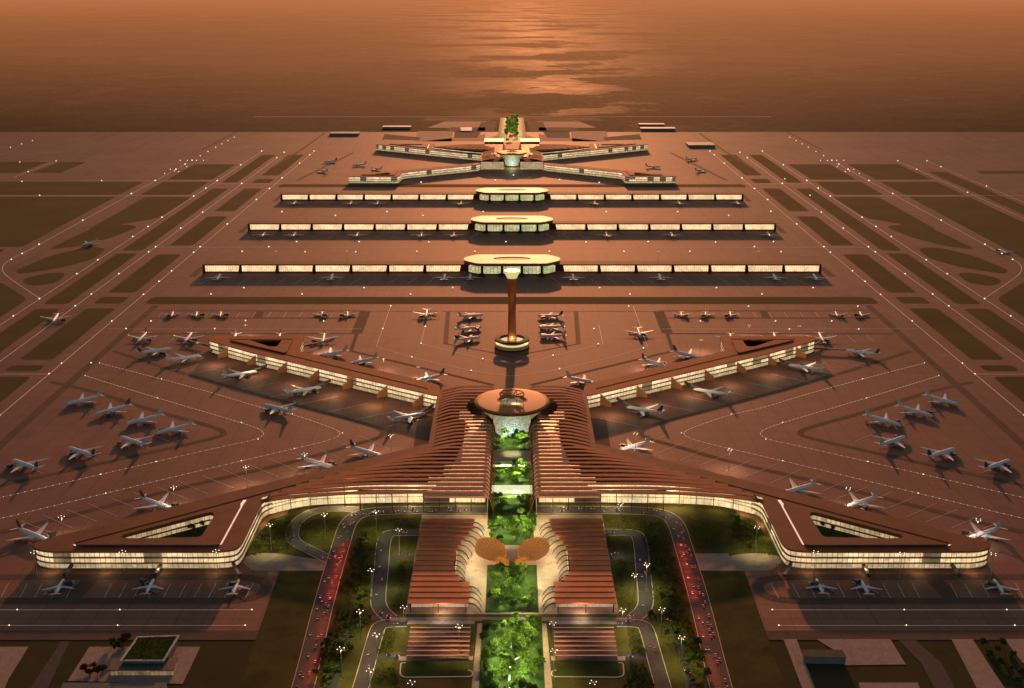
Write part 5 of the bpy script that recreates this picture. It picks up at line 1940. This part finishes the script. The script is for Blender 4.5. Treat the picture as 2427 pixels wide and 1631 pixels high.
# ------------------------------------------------------------------ buildings in the bottom corners
a = P([(290, 1564), (386, 1564), (420, 1508), (328, 1511)], 11)
R = thing('green_roof_building', 'low stepped building with planted green roof, bottom left corner', 'building', (a[0].x, a[0].y, 0))
mb = MB(); mb.prism(a, 0, 10.2); mb.build('wall', M_grey, R)
par = inset(a, -2.0)
mb = MB(); mb.prism(par, 10.2, 11.2, [inset(a, 0.4)]); mb.build('parapet', M_kerb, R)
mb = MB(); mb.flat([ccw(inset(a, 0.4))], 10.6)
for _ in range(700):
    t, u = rs.random(), rs.random()
    c = a[0].lerp(a[1], t).lerp(a[3].lerp(a[2], t), u)
    an = rs.uniform(0, 6.28)
    uu, vv = Vector((math.cos(an), math.sin(an), 0.3)) * 0.8, Vector((-math.sin(an), math.cos(an), 0.7)) * 0.6
    cc = Vector((c.x, c.y, 11.0 + rs.random() * 0.8))
    mb.face([cc - uu, cc - vv, cc + uu, cc + vv])
mb.build('planted_roof', MATS['shrub_leaves'], R)
b = P([(255, 1588), (412, 1588), (422, 1558), (268, 1560)], 7)
mb = MB(); mb.prism(b, 6.0, 7.0); mb.build('terrace', M_slab, R)
mb = MB(); mb.wall(inset(b, 1.5), 0, 6.0); mb.build('glazing', facade('dim_lobby', (1.0, 0.66, 0.36), 0.28, pitch=4, dark=0.6), R)
c = P([(150, 1618), (395, 1618), (400, 1660), (130, 1660)], 5)
mb = MB(); mb.prism(c, 0, 5); mb.build('lower_block', M_dark, R)
a = P([(1905, 1556), (2005, 1558), (1996, 1541), (1902, 1540)], 8)
R = thing('grey_block_building', 'small grey box building with dark green roof on pale paving', 'building', (a[0].x, a[0].y, 0))
mb = MB(); mb.prism(a, 0, 7.6); mb.build('wall', M_grey, R)
mb = MB(); mb.prism(inset(a, -0.4), 7.6, 8.0); mb.build('roof', mat('roof_darkgreen', (0.05, 0.06, 0.04), 0.9, var=0.2), R)
# far sheds
for px, py, wd, dp, nm in ((1105, 310, 50, 25, 'small bright-lit building beside the left far plots'), (1664, 350, 110, 90, 'dark flat shed on far right apron'), (815, 322, 130, 60, 'dark flat shed on far left apron'), (1560, 310, 160, 50, 'long pale-roofed shed far right of the far garden'), (1545, 300, 120, 40, 'second long shed far right of the far garden, behind the pale-roofed one'), (940, 306, 130, 40, 'long low shed far left of the far garden')):
    g = G(px, py)
    R = thing('shed', nm, 'shed', (g.x, g.y, 0), 0, 'far sheds')
    lit = 'bright' in nm or 'long' in nm
    mb = MB(); mb.box(g.x - wd / 2, g.x + wd / 2, g.y, g.y + dp, 0, 9); mb.build('wall', M_slot if 'bright' in nm else M_grey, R)
    mb = MB(); mb.box(g.x - wd / 2 - 2, g.x + wd / 2 + 2, g.y - 2, g.y + dp + 2, 9, 11); mb.build('roof', M_cream if lit else M_dark, R)

# ------------------------------------------------------------------ people on the plazas
def make_person():
    mb = MB()
    def ring(z, rx, ry, x=0):
        return [(x + rx * math.cos(2 * PI * i / 8), ry * math.sin(2 * PI * i / 8), z) for i in range(8)]
    mb.ring_loft([ring(0.0, 0.16, 0.12), ring(0.45, 0.15, 0.1), ring(0.9, 0.19, 0.13), ring(1.15, 0.17, 0.12), ring(1.42, 0.23, 0.13), ring(1.5, 0.08, 0.07), ring(1.58, 0.09, 0.1), ring(1.68, 0.1, 0.11), ring(1.78, 0.05, 0.06)])
    o = mb.build('person', M_dark, smooth=True)
    return tag(o, 'x', 'person')


pr = make_person()
first = True
zn = [([(570, 1330), (760, 1332), (760, 1350), (620, 1350)], 24, 'left plaza below the lit lawn'), ([(1110, 1320), (1130, 1300), (1135, 1360), (1110, 1370)], 14, 'pale plaza left of the shell pavilions'),
      ([(1290, 1320), (1300, 1300), (1320, 1350), (1300, 1370)], 12, 'pale plaza right of the shell pavilions'), ([(1680, 1332), (1830, 1330), (1850, 1350), (1690, 1350)], 24, 'right plaza below the lit lawn'),
      ([(990, 1470), (1120, 1470), (1120, 1477), (990, 1477)], 14, 'terrace behind the left pergola'), ([(1310, 1470), (1440, 1470), (1440, 1477), (1310, 1477)], 14, 'terrace behind the right pergola'),
      ([(1870, 1530), (1885, 1530), (1905, 1590), (1895, 1590)], 6, 'pale path at bottom right'), ([(2010, 1535), (2090, 1535), (2110, 1565), (2020, 1565)], 6, 'pale square by the grey box building')]
for z, n, nm in zn:
    q = P(z)
    k = 0
    while k < n:
        p = (rs.uniform(min(v.x for v in q), max(v.x for v in q)), rs.uniform(min(v.y for v in q), max(v.y for v in q)))
        if not inside(p, q):
            continue
        k += 1
        o = pr if first else pr.copy()
        if not first:
            COL.objects.link(o)
        first = False
        o.location = (p[0], p[1], 0.17 if 'terrace' not in nm else 0.2)
        o.rotation_euler = (0, 0, rs.uniform(0, 6.28))
        o['label'] = 'person in dark clothes standing on the ' + nm
        o['group'] = 'people on the ' + nm

# ------------------------------------------------------------------ haze over the far plain
hz = MB()
hz.box(-50000, 50000, Yfar + 60, 60000, 0.5, 330)
k = NT('dust_haze')
k.t.nodes.remove(k.b)
ab = k.n('ShaderNodeVolumeAbsorption')
ab.inputs['Color'].default_value = (0, 0, 0, 1)
ab.inputs['Density'].default_value = 0.00006
em = k.n('ShaderNodeEmission')
em.inputs['Color'].default_value = (0.56, 0.185, 0.062, 1)
em.inputs['Strength'].default_value = 0.00006
ad = k.n('ShaderNodeAddShader')
k.l(ab.outputs[0], ad.inputs[0])
k.l(em.outputs[0], ad.inputs[1])
k.l(ad.outputs[0], k.o.inputs['Volume'])
k.m.cycles.homogeneous_volume = True if hasattr(k.m.cycles, 'homogeneous_volume') else None
hobj = hz.build('haze', k.m, kind='structure')
